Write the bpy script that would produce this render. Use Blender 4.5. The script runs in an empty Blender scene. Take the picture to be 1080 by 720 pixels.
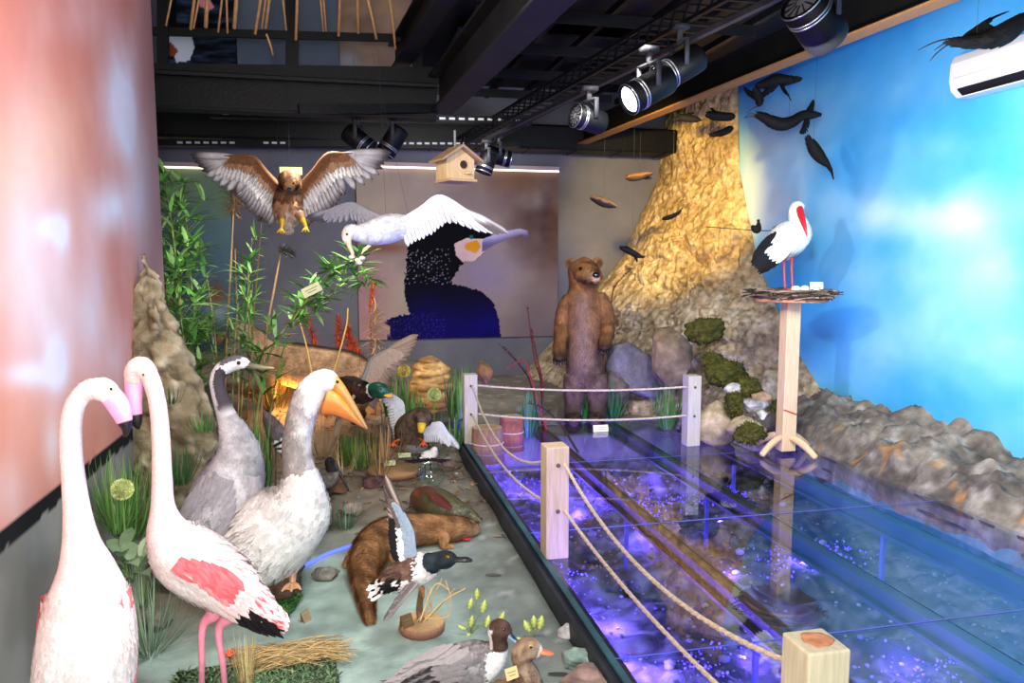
import bpy, bmesh, math, random
import numpy as np
from mathutils import Vector, Matrix, noise as mnoise
R = random.Random(7)
RN = np.random.default_rng(11)
scene = bpy.context.scene
COL = scene.collection
# ------------------------------------------------------------------ camera frame
F = 800.0
H = 1.77
yaw = math.atan(178 / 800); pit = math.atan(85 / 800)
FW = np.array([math.sin(yaw) * math.cos(pit), math.cos(yaw) * math.cos(pit), -math.sin(pit)])
RT = np.array([math.cos(yaw), -math.sin(yaw), 0.0]); UP = np.cross(RT, FW)
C0 = np.array([0, 0, H])
def ray(px, py): return FW + RT * (px - 540) / F + UP * (360 - py) / F
def D(px, py, d): return C0 + ray(px, py) * d
def G(px, py, z=0.0):
    r = ray(px, py); return C0 + r * ((z - H) / r[2])
def atX(px, py, x):
    r = ray(px, py); return C0 + r * (x / r[0])
def atY(px, py, y):
    r = ray(px, py); return C0 + r * (y / r[1])
def pr(p):
    v = np.asarray(p) - C0; d = v @ FW
    return 540 + F * (v @ RT) / d, 360 - F * (v @ UP) / d
def dep(p): return float((np.asarray(p) - C0) @ FW)
def nrm(v):
    v = np.asarray(v, float); return v / (np.linalg.norm(v) + 1e-12)
A3 = lambda *a: np.array(a, float)
def lin(c):
    c = np.clip(np.asarray(c, float) / 255.0, 0, 1)
    return np.where(c <= .04045, c / 12.92, ((c + .055) / 1.055) ** 2.4)
def fbm(p, o=4): return mnoise.fractal(Vector(p), 1.0, 2.0, o)
def sst(a, b, x):
    t = min(1, max(0, (x - a) / (b - a))); return t * t * (3 - 2 * t)
def mixc(a, b, t):
    t = min(1, max(0, t)); return tuple(a[i] + (b[i] - a[i]) * t for i in range(3))
def jit(c, v=.08, rng=R):
    k = 1 + rng.uniform(-v, v); return tuple(x * k for x in c)

# ------------------------------------------------------------------ materials
MATS = {}
def mat(name, rough=.6, var=.18, nscale=25, bump=.25, bscale=80, stretch=(1, 1, 1), metal=0, spec=.4, base=None, sheen=0, detail=4):
    if name in MATS: return MATS[name]
    m = bpy.data.materials.new(name); m.use_nodes = True; nt = m.node_tree; N = nt.nodes; L = nt.links
    b = N['Principled BSDF']
    b.inputs['Roughness'].default_value = rough; b.inputs['Metallic'].default_value = metal
    b.inputs['Specular IOR Level'].default_value = spec
    if sheen: b.inputs['Sheen Weight'].default_value = sheen
    if base is None:
        a = N.new('ShaderNodeAttribute'); a.attribute_name = 'Col'; src = a.outputs['Color']
    else:
        a = N.new('ShaderNodeRGB'); a.outputs[0].default_value = (*lin(base), 1); src = a.outputs[0]
    tc = N.new('ShaderNodeTexCoord'); mp = N.new('ShaderNodeMapping'); mp.inputs['Scale'].default_value = stretch
    L.new(tc.outputs['Object'], mp.inputs['Vector'])
    n1 = N.new('ShaderNodeTexNoise'); n1.inputs['Scale'].default_value = nscale; n1.inputs['Detail'].default_value = detail
    L.new(mp.outputs[0], n1.inputs['Vector'])
    mr = N.new('ShaderNodeMapRange'); mr.inputs['From Min'].default_value = .25; mr.inputs['From Max'].default_value = .75
    mr.inputs['To Min'].default_value = 1 - var; mr.inputs['To Max'].default_value = 1 + var
    L.new(n1.outputs['Fac'], mr.inputs['Value'])
    hm = N.new('ShaderNodeVectorMath'); hm.operation = 'SCALE'
    L.new(src, hm.inputs[0]); L.new(mr.outputs[0], hm.inputs['Scale']); L.new(hm.outputs[0], b.inputs['Base Color'])
    if bump:
        n2 = N.new('ShaderNodeTexNoise'); n2.inputs['Scale'].default_value = bscale; n2.inputs['Detail'].default_value = 5
        L.new(mp.outputs[0], n2.inputs['Vector'])
        bp = N.new('ShaderNodeBump'); bp.inputs['Strength'].default_value = bump; bp.inputs['Distance'].default_value = .01
        L.new(n2.outputs['Fac'], bp.inputs['Height']); L.new(bp.outputs[0], b.inputs['Normal'])
    MATS[name] = m; return m
def emis(name, c, s):
    if name in MATS: return MATS[name]
    m = bpy.data.materials.new(name); m.use_nodes = True; N = m.node_tree.nodes; b = N['Principled BSDF']
    b.inputs['Base Color'].default_value = (*lin(c), 1); b.inputs['Emission Color'].default_value = (*lin(c), 1); b.inputs['Emission Strength'].default_value = s
    tc = N.new('ShaderNodeTexCoord'); n1 = N.new('ShaderNodeTexNoise'); n1.inputs['Scale'].default_value = 40
    m.node_tree.links.new(tc.outputs['Object'], n1.inputs['Vector'])
    mr = N.new('ShaderNodeMapRange'); mr.inputs['To Min'].default_value = .3; mr.inputs['To Max'].default_value = .5
    m.node_tree.links.new(n1.outputs['Fac'], mr.inputs['Value']); m.node_tree.links.new(mr.outputs[0], b.inputs['Roughness'])
    MATS[name] = m; return m
def glassmat(name, tint=(.86, .93, .95), ior=1.5):
    if name in MATS: return MATS[name]
    m = bpy.data.materials.new(name); m.use_nodes = True; nt = m.node_tree; N = nt.nodes; L = nt.links; N.clear()
    o = N.new('ShaderNodeOutputMaterial'); t = N.new('ShaderNodeBsdfTransparent'); t.inputs[0].default_value = (*tint, 1)
    g = N.new('ShaderNodeBsdfGlossy'); g.inputs['Roughness'].default_value = .015
    f = N.new('ShaderNodeFresnel'); f.inputs['IOR'].default_value = ior
    mx = N.new('ShaderNodeMixShader'); ge = N.new('ShaderNodeNewGeometry'); sb = N.new('ShaderNodeMath'); sb.operation = 'SUBTRACT'; sb.inputs[0].default_value = 1; L.new(ge.outputs['Backfacing'], sb.inputs[1]); mu = N.new('ShaderNodeMath'); mu.operation = 'MULTIPLY'; L.new(f.outputs[0], mu.inputs[0]); L.new(sb.outputs[0], mu.inputs[1]); L.new(mu.outputs[0], mx.inputs[0]); L.new(t.outputs[0], mx.inputs[1]); L.new(g.outputs[0], mx.inputs[2])
    L.new(mx.outputs[0], o.inputs[0]); MATS[name] = m; return m
FEATH = mat('plumage', .75, .10, 45, .35, 160, spec=.2)
FUR = mat('fur', .8, .22, 60, .4, 200, spec=.2)
LEAFM = mat('leaf_green', .45, .2, 20, .1, 60, spec=.4)
STRAW = mat('dry_straw', .7, .2, 40, .2, 120, spec=.2)
ROCKM = mat('rock_face', .85, .38, 14, 1.0, 38, spec=.2, detail=10)
WOOD = mat('pale_timber', .6, .16, 6, .25, 40, (14, 14, 1.2), spec=.3)
BARK = mat('tree_bark', .85, .3, 12, .8, 40, (3, 3, .8), spec=.2)
PAINT = mat('painted_surface', .7, .05, 12, .08, 60, spec=.25)
MURAL = mat('printed_mural', .65, .04, 6, .05, 60, spec=.06)
BLACK = mat('black_steel', .5, .35, 5, .2, 50, spec=.18)
HORN = mat('horn_and_bill', .38, .12, 30, .15, 120, spec=.5)
GLOSS = mat('glossy_dark', .12, .1, 20, 0, 50, spec=.6)
ROPE = mat('twisted_rope', .85, .25, 60, .8, 160, (1, 1, 1), spec=.1)
MOSS = mat('moss', .95, .35, 45, 1.0, 110, spec=.1)
CARD = mat('printed_card', .7, .06, 30, .05, 90, spec=.2)
PLAST = mat('white_plastic', .35, .03, 8, .03, 60, spec=.5)
FLOORM = mat('painted_ground', .8, .22, 7, .55, 60, spec=.25, detail=8)

# ------------------------------------------------------------------ objects
def tag(o, label=None, cat=None, group=None, kind=None):
    if label: o['label'] = label
    if cat: o['category'] = cat
    if group: o['group'] = group
    if kind: o['kind'] = kind
    return o
def thing(name, base, label, cat, group=None):
    o = bpy.data.objects.new(name, None); COL.objects.link(o); o.location = tuple(base); o.empty_display_size = .05
    return tag(o, label, cat, group)
def kids(o): return [c for c in COL.objects if c.parent == o]
def copy_tree(o, parent=None):
    c = o.copy(); COL.objects.link(c); c.parent = parent
    for ch in kids(o): copy_tree(ch, c)
    return c
def worg(o):
    v = np.zeros(3)
    while o is not None:
        v = v + np.array(o.location); o = o.parent
    return v
class MB:
    def __init__(s): s.v = []; s.f = []; s.c = []
    def add(s, V, Fc, col):
        n = len(s.v)
        V = [tuple(map(float, p)) for p in V]
        s.v += V; s.f += [tuple(n + i for i in f) for f in Fc]
        if callable(col): s.c += [col(p) for p in V]
        elif len(col) == len(V) and not np.isscalar(col[0]): s.c += [tuple(c) for c in col]
        else: s.c += [tuple(col)] * len(V)
    def box(s, c, size, col, rot=None):
        hx = np.array(size) / 2
        P = np.array([[i, j, k] for i in (-1, 1) for j in (-1, 1) for k in (-1, 1)]) * hx
        if rot is not None: P = P @ np.array(rot).T
        s.add(P + np.array(c), [(0, 1, 3, 2), (4, 6, 7, 5), (0, 4, 5, 1), (2, 3, 7, 6), (0, 2, 6, 4), (1, 5, 7, 3)], col)
    def bar(s, a, b, w, h, col, up=(0, 0, 1)):
        a = np.array(a, float); b = np.array(b, float); t = nrm(b - a); sd = np.cross(t, up)
        if np.linalg.norm(sd) < 1e-4: sd = np.cross(t, (0, 1, 0))
        sd = nrm(sd); u = np.cross(sd, t)
        s.box((a + b) / 2, (np.linalg.norm(b - a), w, h), col, np.stack([t, sd, u], 1))
    def tube(s, pts, r, col, n=8, N=None):
        return loft(s, pts, r, r, col, N=N or (len(pts) if len(pts) <= 2 else 5 * len(pts)), K=n)
    def build(s, name, m, parent=None, smooth=True, label=None, bevel=0):
        org = worg(parent) if parent is not None else np.zeros(3)
        me = bpy.data.meshes.new(name)
        V = np.array(s.v) - org
        me.from_pydata(V.tolist(), [], s.f); 
        ca = me.color_attributes.new('Col', 'FLOAT_COLOR', 'POINT')
        cc = np.ones((len(V), 4), np.float32); cc[:, :3] = lin(np.array(s.c))
        ca.data.foreach_set('color', cc.ravel())
        if smooth: me.polygons.foreach_set('use_smooth', [True] * len(me.polygons))
        me.materials.append(m); me.update()
        o = bpy.data.objects.new(name, me); COL.objects.link(o)
        if parent is not None: o.parent = parent
        if bevel:
            b = o.modifiers.new('bevel', 'BEVEL'); b.width = bevel; b.segments = 2; b.limit_method = 'ANGLE'
        if label: o['label'] = label
        return o
def solo(mb, name, m, base, label, cat, group=None, smooth=True, kind=None, bevel=0):
    """a thing that is one mesh, with its origin at its base"""
    e = bpy.data.objects.new('tmp', None); e.location = tuple(base)
    mb2 = mb; V = np.array(mb2.v) - np.array(base)
    me_o = MB(); me_o.v = [tuple(p) for p in V]; me_o.f = mb2.f; me_o.c = mb2.c
    o = me_o.build(name, m, None, smooth, bevel=bevel); o.location = tuple(base)
    bpy.data.objects.remove(e)
    return tag(o, label, cat, group, kind)
def structure(mb, name, m, smooth=False, bevel=0):
    o = mb.build(name, m, None, smooth, bevel=bevel); o['kind'] = 'structure'; return o
def resample(X, n):
    X = np.asarray(X, float); k = len(X)
    if k == 2: return X[0] + (X[1] - X[0]) * np.linspace(0, 1, n)[:, None]
    d = np.concatenate([[0], np.cumsum(np.sqrt(np.linalg.norm(np.diff(X[:, :3], axis=0), axis=1)) + 1e-9)])
    t = np.linspace(0, d[-1], n); out = []
    T = np.zeros_like(X)
    for i in range(k):
        a, b = max(i - 1, 0), min(i + 1, k - 1); T[i] = (X[b] - X[a]) / (d[b] - d[a])
    for x in t:
        i = min(max(np.searchsorted(d, x) - 1, 0), k - 2); h = d[i + 1] - d[i]; s = (x - d[i]) / h
        out.append((2*s**3-3*s**2+1)*X[i] + (s**3-2*s**2+s)*h*T[i] + (-2*s**3+3*s**2)*X[i+1] + (s**3-s**2)*h*T[i+1])
    return np.array(out)
def loft(mb, pts, ra, rb, col, N=40, K=18, up=(0, 0, 1), cap=True):
    pts = np.asarray(pts, float); k = len(pts)
    ra = np.full(k, ra, float) if np.isscalar(ra) else np.asarray(ra, float)
    rb = np.full(k, rb, float) if np.isscalar(rb) else np.asarray(rb, float)
    X = resample(np.column_stack([pts, ra, rb]), N); P = X[:, :3]; ra = np.maximum(X[:, 3], 1e-4); rb = np.maximum(X[:, 4], 1e-4)
    T = np.gradient(P, axis=0); T /= np.linalg.norm(T, axis=1)[:, None] + 1e-12
    sd = np.cross(T[0], up)
    if np.linalg.norm(sd) < .1: sd = np.cross(T[0], (0.3, 1, 0.1))
    sd = nrm(sd); S = []; U = []
    for i in range(N):
        sd = nrm(sd - T[i] * (sd @ T[i])); S.append(sd); U.append(np.cross(sd, T[i]))
    S = np.array(S); U = np.array(U); an = np.linspace(0, 2 * np.pi, K, endpoint=False)
    Q = P[:, None] + S[:, None] * (ra[:, None] * np.cos(an))[..., None] + U[:, None] * (rb[:, None] * np.sin(an))[..., None]
    Nn = S[:, None] * np.cos(an)[None, :, None] / ra[:, None, None] + U[:, None] * np.sin(an)[None, :, None] / rb[:, None, None]
    Nn /= np.linalg.norm(Nn, axis=2)[..., None]
    us = np.linspace(0, 1, N)
    if callable(col): cs = [col(us[i], Q[i, j], Nn[i, j]) for i in range(N) for j in range(K)]
    else: cs = [tuple(col)] * (N * K)
    V = [tuple(q) for q in Q.reshape(-1, 3)]; Fc = []
    for i in range(N - 1):
        for j in range(K):
            Fc.append((i * K + j, i * K + (j + 1) % K, (i + 1) * K + (j + 1) % K, (i + 1) * K + j))
    if cap:
        V += [tuple(P[0] - T[0] * min(ra[0], rb[0]) * .5), tuple(P[-1] + T[-1] * min(ra[-1], rb[-1]) * .5)]; cs += [cs[0], cs[(N - 1) * K]]
        a, b = N * K, N * K + 1
        for j in range(K):
            Fc.append((a, (j + 1) % K, j)); Fc.append((b, (N - 1) * K + j, (N - 1) * K + (j + 1) % K))
    mb.add(V, Fc, cs)
    return dict(P=Q, N=Nn, T=T, C=P, N_=N, K=K)
def flakes(mb, sf, n, L, W, lift, col, u0=0, u1=1, sign=-1, cond=None, rng=R):
    """small lapped feathers lying on a lofted body; sign -1 = they point to the loft's start"""
    N, K = sf['N_'], sf['K']
    for _ in range(n):
        i = int((u0 + (u1 - u0) * rng.random()) * (N - 1)); j = rng.randrange(K); f = rng.random()
        p = sf['P'][i, j] * (1 - f) + sf['P'][i, (j + 1) % K] * f; nn = nrm(sf['N'][i, j] * (1 - f) + sf['N'][i, (j + 1) % K] * f); t = nrm(sf['T'][i] * sign)
        if cond and not cond(i / (N - 1), p, nn): continue
        t = nrm(t - nn * (t @ nn) + 1e-6); s = np.cross(nn, t); t = nrm(t + s * rng.uniform(-.18, .18)); k = rng.uniform(.75, 1.25)
        s = np.cross(nn, t); l = L * k; w = W * k * .5; b = p - t * l * .3 - nn * .0005
        c = col(i / (N - 1), p, nn) if callable(col) else col
        c = jit(c, .07, rng)
        V = [b - s * w * .6, b + s * w * .6, b + t * l * .6 + s * w + nn * lift * .6, b + t * l * .6 - s * w + nn * lift * .6, b + t * l + nn * lift]
        V[2] = V[2] - nn * w * .15; V[3] = V[3] - nn * w * .15
        mb.add(V, [(0, 1, 2, 3), (3, 2, 4)], c)
def fur(mb, sf, n, L, W, col, lay=.75, u0=0, u1=1, sign=-1, rng=R, cond=None):
    N, K = sf['N_'], sf['K']
    for _ in range(n):
        i = int((u0 + (u1 - u0) * rng.random()) * (N - 1)); j = rng.randrange(K); f = rng.random()
        p = sf['P'][i, j] * (1 - f) + sf['P'][i, (j + 1) % K] * f; nn = nrm(sf['N'][i, j] * (1 - f) + sf['N'][i, (j + 1) % K] * f)
        if cond and not cond(p): continue
        t = sf['T'][i] * sign; s = np.cross(nn, t); d = nrm(t * lay + nn * (1 - lay) + s * rng.uniform(-.25, .25) + nn * rng.uniform(0, .15)); l = L * rng.uniform(.6, 1.3)
        s = nrm(np.cross(nn, d)); c = jit(col(i / (N - 1), p, nn) if callable(col) else col, .2, rng)
        mb.add([p - s * W - nn * .001, p + s * W - nn * .001, p + d * l], [(0, 1, 2)], c)
def blade(mb, p, d, nn, L, W, c, bend=.3, seg=5, c2=None, tipw=0.05, fold=.15, prof=None):
    """a leaf or grass blade: two halves with a fold, bending towards -nn"""
    p = np.array(p, float); d = nrm(d); s = np.cross(d, nn)
    if np.linalg.norm(s) < 1e-3: s = np.cross(d, (1, .2, .1))
    s = nrm(s); nn = np.cross(s, d); V = []; cs = []; x = p.copy(); c2 = c2 or c
    for i in range(seg + 1):
        t = i / seg; w = W * .5 * (prof(t) if prof else max(tipw, math.sin(math.pi * (.12 + .88 * t)) ** .8 if t < 1 else tipw))
        a = bend * t; dd = d * math.cos(a) - nn * math.sin(a); n2 = nn * math.cos(a) + d * math.sin(a)
        V += [x - s * w + n2 * w * fold, x, x + s * w + n2 * w * fold]; cs += [mixc(c, c2, t)] * 3; x = x + dd * L / seg
    Fc = []
    for i in range(seg):
        a = 3 * i; Fc += [(a, a + 1, a + 4, a + 3), (a + 1, a + 2, a + 5, a + 4)]
    mb.add(V, Fc, cs)
def feather(mb, p, d, nn, L, W, col, camber=.12, seg=8, bend=.0, rng=R):
    """one flight feather: shaft, rounded tip, vane cambered; col(t, side)->rgb"""
    p = np.array(p, float); d = nrm(d); s = nrm(np.cross(d, nn)); nn = np.cross(s, d); V = []; cs = []
    for i in range(seg + 1):
        t = i / seg; w = W * .5 * (min(1, .45 + t * 1.8) * (1 if t < .72 else math.sqrt(max(.02, 1 - ((t - .72) / .28) ** 2))))
        x = p + d * L * t - nn * bend * L * t * t
        for q, k in ((-1, 1.15), (-.5, .57), (0, 0), (.5, .42), (1, .85)):
            V.append(x + s * w * k * (1 if q > 0 else -1) * (1 if q else 0) - nn * camber * w * q * q); cs.append(col(t, q))
    Fc = []
    for i in range(seg):
        for j in range(4):
            a = i * 5 + j; Fc.append((a, a + 1, a + 6, a + 5))
    mb.add(V, Fc, cs)
def wing(mb, root, wrist, tip, trail, nP, nS, LP, LS, W, col, arm=.03, hand=.35, nn=None, cov=True, covcol=None, armcol=None, bendP=.1):
    """an open wing: primaries fan from the hand, secondaries along the arm, covert rows over them"""
    root, wrist, tip = (np.array(a, float) for a in (root, wrist, tip)); trail = nrm(trail)
    hd = nrm(tip - wrist); nn = nrm(np.cross(tip - root, trail)) if nn is None else nrm(nn)
    hb = wrist + (tip - wrist) * hand; tw = nn * .002
    def F_(i, n, base, dr, L, w, kind, off):
        u = i / max(1, n - 1); k = R.uniform(.97, 1.03)
        feather(mb, base + nn * off + tw * (u * 2), dr, nn, L * k, w, lambda t, q: col(kind, u, t, q), bend=bendP)
    for i in range(nS):
        u = i / (nS - 1); F_(i, nS, root + (wrist - root) * u, nrm(trail + hd * .25 * u), LS * (1 - .12 * abs(u - .5)), W, 's', 0)
    for i in range(nP):
        u = i / (nP - 1); a = u ** .8
        dr = nrm(trail * (1 - a) + hd * (a * 1.25 + .22)); F_(i, nP, wrist + (hb - wrist) * u, dr, LS + (LP - LS) * sst(0, .8, u), W * 1.02, 'p', .001)
    if cov:
        cc = covcol or (lambda u, r, q: col('c', u, .3, q))
        for side in (-1, 1):
            for r, (k, m) in enumerate(((.62, 1.0), (.4, 1.25), (.22, 1.5))):
                n = int((nS + nP * .6) * m)
                for i in range(n):
                    u = i / (n - 1)
                    b = root + (wrist - root) * min(1, u / .62) if u < .62 else wrist + (hb - wrist) * (u - .62) / .38
                    dr = nrm(trail + hd * (.25 * u if u < .62 else .15 + 1.5 * (u - .62)))
                    feather(mb, b + nn * side * (.006 + .004 * r), dr, nn * side, LS * k * R.uniform(.9, 1.1), W * .95 / m, lambda t, q, u=u, r=r: cc(u, r, q), bend=.06, seg=5)
    ac = armcol or col('c', .5, .2, 0)
    loft(mb, [root, (root + wrist) / 2 + hd * 0, wrist, hb, wrist + (tip - wrist) * .6], [arm, arm * .8, arm * .7, arm * .45, arm * .15], [arm * .8, arm * .6, arm * .5, arm * .35, arm * .1], ac, N=18, K=10)
def sphere(mb, c, r, col, n=10, sc=(1, 1, 1), rot=None):
    V = [(0, 0, 1)]; Fc = []
    for i in range(1, n):
        th = math.pi * i / n
        for j in range(2 * n): V.append((math.sin(th) * math.cos(math.pi * j / n), math.sin(th) * math.sin(math.pi * j / n), math.cos(th)))
    V.append((0, 0, -1)); K = 2 * n
    for j in range(K): Fc.append((0, 1 + j, 1 + (j + 1) % K))
    for i in range(n - 2):
        for j in range(K): a = 1 + i * K; Fc.append((a + j, a + K + j, a + K + (j + 1) % K, a + (j + 1) % K))
    a = 1 + (n - 2) * K
    for j in range(K): Fc.append((a + j, len(V) - 1, a + (j + 1) % K))
    P = np.array(V) * np.array(sc) * r
    if rot is not None: P = P @ np.array(rot).T
    mb.add(P + np.array(c), Fc, col)
def lathe(mb, c, prof, col, n=24, axis=(0, 0, 1)):
    ax = nrm(axis); s = nrm(np.cross(ax, (0, 1, 0.01))); u = np.cross(ax, s); V = []; Fc = []; cs = []
    for k, (r, z, *cc) in enumerate(prof):
        for j in range(n):
            a = 2 * math.pi * j / n; V.append(np.array(c) + ax * z + (s * math.cos(a) + u * math.sin(a)) * max(r, 1e-4)); cs.append(cc[0] if cc else col)
    for k in range(len(prof) - 1):
        for j in range(n): Fc.append((k * n + j, k * n + (j + 1) % n, (k + 1) * n + (j + 1) % n, (k + 1) * n + j))
    mb.add(V, Fc, cs)
_ico = {}
def ico(sub):
    if sub not in _ico:
        bm = bmesh.new(); bmesh.ops.create_icosphere(bm, subdivisions=sub, radius=1); bm.verts.ensure_lookup_table()
        _ico[sub] = (np.array([v.co[:] for v in bm.verts]), [tuple(v.index for v in f.verts) for f in bm.faces]); bm.free()
    return _ico[sub]
def rock(mb, c, size, seed, col, col2=None, sub=4, planes=9, rough=.12, rz=0):
    V, Fc = ico(sub); rg = np.random.default_rng(seed); V = V.copy()
    for _ in range(planes):
        n = nrm(rg.normal(size=3)); h = rg.uniform(.55, .85); d = V @ n; V = V - np.outer(np.maximum(d - h, 0), n)
    o = rg.uniform(-50, 50, 3); cs = []; col2 = col2 or tuple(x * .7 for x in col)
    for i, p in enumerate(V):
        k = fbm(p * 1.6 + o, 5); V[i] = p * (1 + rough * k); cs.append(mixc(col, col2, .5 + .8 * k))
    ca, sa = math.cos(rz), math.sin(rz); P = V * np.array(size); P = np.stack([P[:, 0] * ca - P[:, 1] * sa, P[:, 0] * sa + P[:, 1] * ca, P[:, 2]], 1)
    mb.add(P + np.array(c), Fc, cs)
def grid(mb, fn, nu, nv, colfn):
    V = []; cs = []
    for i in range(nu + 1):
        for j in range(nv + 1):
            p = fn(i / nu, j / nv); V.append(p); cs.append(colfn(p, i / nu, j / nv))
    mb.add(V, [(i * (nv + 1) + j, (i + 1) * (nv + 1) + j, (i + 1) * (nv + 1) + j + 1, i * (nv + 1) + j + 1) for i in range(nu) for j in range(nv)], cs)
def inpoly(x, y, P):
    c = False; n = len(P); j = n - 1
    for i in range(n):
        if (P[i][1] > y) != (P[j][1] > y) and x < (P[j][0] - P[i][0]) * (y - P[i][1]) / (P[j][1] - P[i][1]) + P[i][0]: c = not c
        j = i
    return c
def pxs(L, d):
    """[(px,py,r_px[,dd])] at camera depth d -> world points and radii"""
    P = []; r = []
    for a in L:
        dd = d + (a[3] if len(a) > 3 else 0); P.append(D(a[0], a[1], dd)); r.append(a[2] * dd / F)
    return np.array(P), np.array(r)
# ------------------------------------------------------------------ setting
XW = 4.6; YB = 10.0; XL = -1.3; GZ = .12
def ground(x, y):
    a = .30 * sst(6.2, 8.6, y) * sst(1.9, .6, x) + .22 * sst(7.3, 9.3, y)
    a += .10 * sst(5.0, 6.6, y) * sst(.2, -.9, x)
    n = .035 * fbm((x * 2.2, y * 2.2, 1.3), 5) * (.25 + .75 * sst(4.2, 6.5, y))
    return a + n
def zt(x, y):
    k = sst(1.0, 1.05, x) * sst(7.32, 7.24, y) * sst(4.35, 4.25, x)
    pool = -.42 + .09 * fbm((x * 3, y * 3, 7), 5) + .10 * sst(6.6, 7.2, y)
    return ground(x, y) * (1 - k) + pool * k
def ground_col(p, u, v):
    x, y, z = p
    n = fbm((x * 1.7, y * 1.7, 4), 4); n2 = fbm((x * 9, y * 9, 9), 3)
    near = mixc((166, 190, 178), (116, 136, 128), .45 + 1.3 * n + .35 * n2)
    far = mixc((154, 140, 120), (112, 100, 84), .5 + n + .4 * n2)
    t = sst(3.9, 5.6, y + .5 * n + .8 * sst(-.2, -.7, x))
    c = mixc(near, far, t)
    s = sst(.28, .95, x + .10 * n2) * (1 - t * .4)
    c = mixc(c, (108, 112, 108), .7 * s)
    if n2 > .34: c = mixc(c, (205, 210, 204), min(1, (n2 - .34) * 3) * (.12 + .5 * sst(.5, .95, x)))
    if x > 1.03 and y < 7.24 and z < -.15: c = mixc((46, 43, 48), (116, 110, 118), .5 + 1.3 * n2 + .7 * n)
    return c
mb = MB()
xs = np.unique(np.concatenate([np.linspace(-3.0, 1.0, 100), np.linspace(1.0, 1.06, 4), np.linspace(1.06, 4.7, 80)]))
ys = np.unique(np.concatenate([np.linspace(-.6, 7.2, 190), np.linspace(7.2, 7.34, 5), np.linspace(7.34, 10.0, 66)]))
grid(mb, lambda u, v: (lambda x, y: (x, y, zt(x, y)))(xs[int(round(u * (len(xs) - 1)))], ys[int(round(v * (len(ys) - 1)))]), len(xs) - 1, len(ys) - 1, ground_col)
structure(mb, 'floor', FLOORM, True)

# --- walls with their printed murals
def blobs(L):
    def f(x, y):
        t = 0
        for (bx, by, sx, sy, k) in L: t += k * math.exp(-((x - bx) / sx) ** 2 - ((y - by) / sy) ** 2)
        return t
    return f
# left wall: blurred pink clouds over a grey plinth
lw = blobs([(125, 110, 20, 50, 1.0), (118, 220, 22, 30, .9), (60, 230, 40, 60, .35), (40, 330, 70, 70, .5), (130, 60, 20, 40, .35), (75, 20, 60, 30, .2), (20, 120, 40, 90, .3), (122, 380, 14, 40, .45), (52, 240, 14, 14, .6), (66, 245, 8, 20, .6), (98, 330, 14, 60, .4), (60, 385, 12, 30, .9), (30, 395, 30, 14, .6), (15, 250, 30, 60, .3), (55, 470, 10, 30, .5), (8, 520, 20, 40, .4), (150, 200, 12, 60, .5), (136, 130, 8, 40, .6), (145, 30, 8, 60, .3)])
lg = blobs([(20, 180, 60, 60, .5), (60, 140, 40, 60, .4), (40, 440, 60, 60, .3), (30, 300, 60, 60, .4)])
def lwcol(p, u, v):
    y, z = p[1], p[2]
    if y < 1.6: px, py = 0, 360 - 300 * (z - 1.4)
    else: px, py = pr((XL, y, z))
    e = .74 + .012 * fbm((0, y * 6, 0), 3)
    if z < e:
        if z > e - .075: return (34, 34, 36)
        return mixc((150, 147, 140), (122, 120, 114), .5 + fbm((0, y * 2, z * 2), 4))
    n = fbm((3, y * .8, z * .55), 5); t = lw(px, py); g = lg(px, py)
    c = mixc((206, 122, 104), (228, 162, 146), .5 + n)
    c = mixc(c, (244, 196, 164), g); c = mixc(c, (238, 232, 240), max(0, min(1, t * (1.15 + .6 * n))))
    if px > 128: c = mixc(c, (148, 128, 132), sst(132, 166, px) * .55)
    return c
mb = MB()
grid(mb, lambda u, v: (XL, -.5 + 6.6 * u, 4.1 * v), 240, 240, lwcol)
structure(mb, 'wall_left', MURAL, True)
mb = MB(); mb.box((XL - .06, 2.78, 2.05), (.1, 6.6, 4.1), (120, 104, 104)); structure(mb, 'wall_left_core', PAINT)
mb = MB(); mb.box((-3.02, 5, 3.1), (.05, 11.2, 6.3), (40, 40, 44)); structure(mb, 'wall_left_back', PAINT)
# right wall: blue sky mural
rwb = blobs([(800, 170, 26, 60, .8), (830, 170, 40, 30, .55), (800, 215, 40, 26, .7), (945, 230, 90, 22, .75), (1020, 215, 40, 40, .5), (900, 290, 60, 20, .4), (1000, 300, 60, 60, .35), (1040, 370, 60, 40, .35), (970, 100, 60, 20, .28), (1000, 150, 60, 15, .2), (930, 380, 50, 30, .25), (860, 120, 30, 30, .25), (790, 260, 20, 60, .5), (1060, 450, 50, 40, .3), (900, 210, 40, 20, .3), (1060, 290, 40, 30, .5)])
def rwcol(p, u, v):
    y, z = p[1], p[2]
    if y > 3.2: px, py = pr((XW, y, z))
    else: px, py = 1180, 360
    n = fbm((9, y * .9, z * 1.1), 5); t = rwb(px, py)
    c = mixc((70, 172, 238), (112, 198, 246), .5 + .9 * n)
    c = mixc(c, (44, 140, 218), sst(3.0, 3.8, z) * .5)
    c = mixc(c, (196, 230, 248), max(0, min(1, t * (.75 + .8 * n))))
    if px < 850 and py < 260: c = mixc(c, (226, 230, 232), .35 * max(0, min(1, t)))
    if z > 3.72: c = mixc(c, (30, 96, 176), .5)
    return c
mb = MB(); grid(mb, lambda u, v: (XW, 10.0 - 10.4 * u, -.5 + 4.45 * v), 220, 110, rwcol)
structure(mb, 'wall_right', MURAL, True)
mb = MB(); mb.box((XW + .06, 4.7, 1.8), (.1, 10.6, 4.6), (60, 110, 160)); structure(mb, 'wall_right_core', PAINT)
mb = MB(); grid(mb, lambda u, v: (-3.0 + 7.7 * u, YB, -.2 + 6.4 * v), 90, 80, lambda p, u, v: mixc((108, 107, 116), (90, 90, 100), .5 + fbm((p[0], 2, p[2]), 4)))
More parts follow.
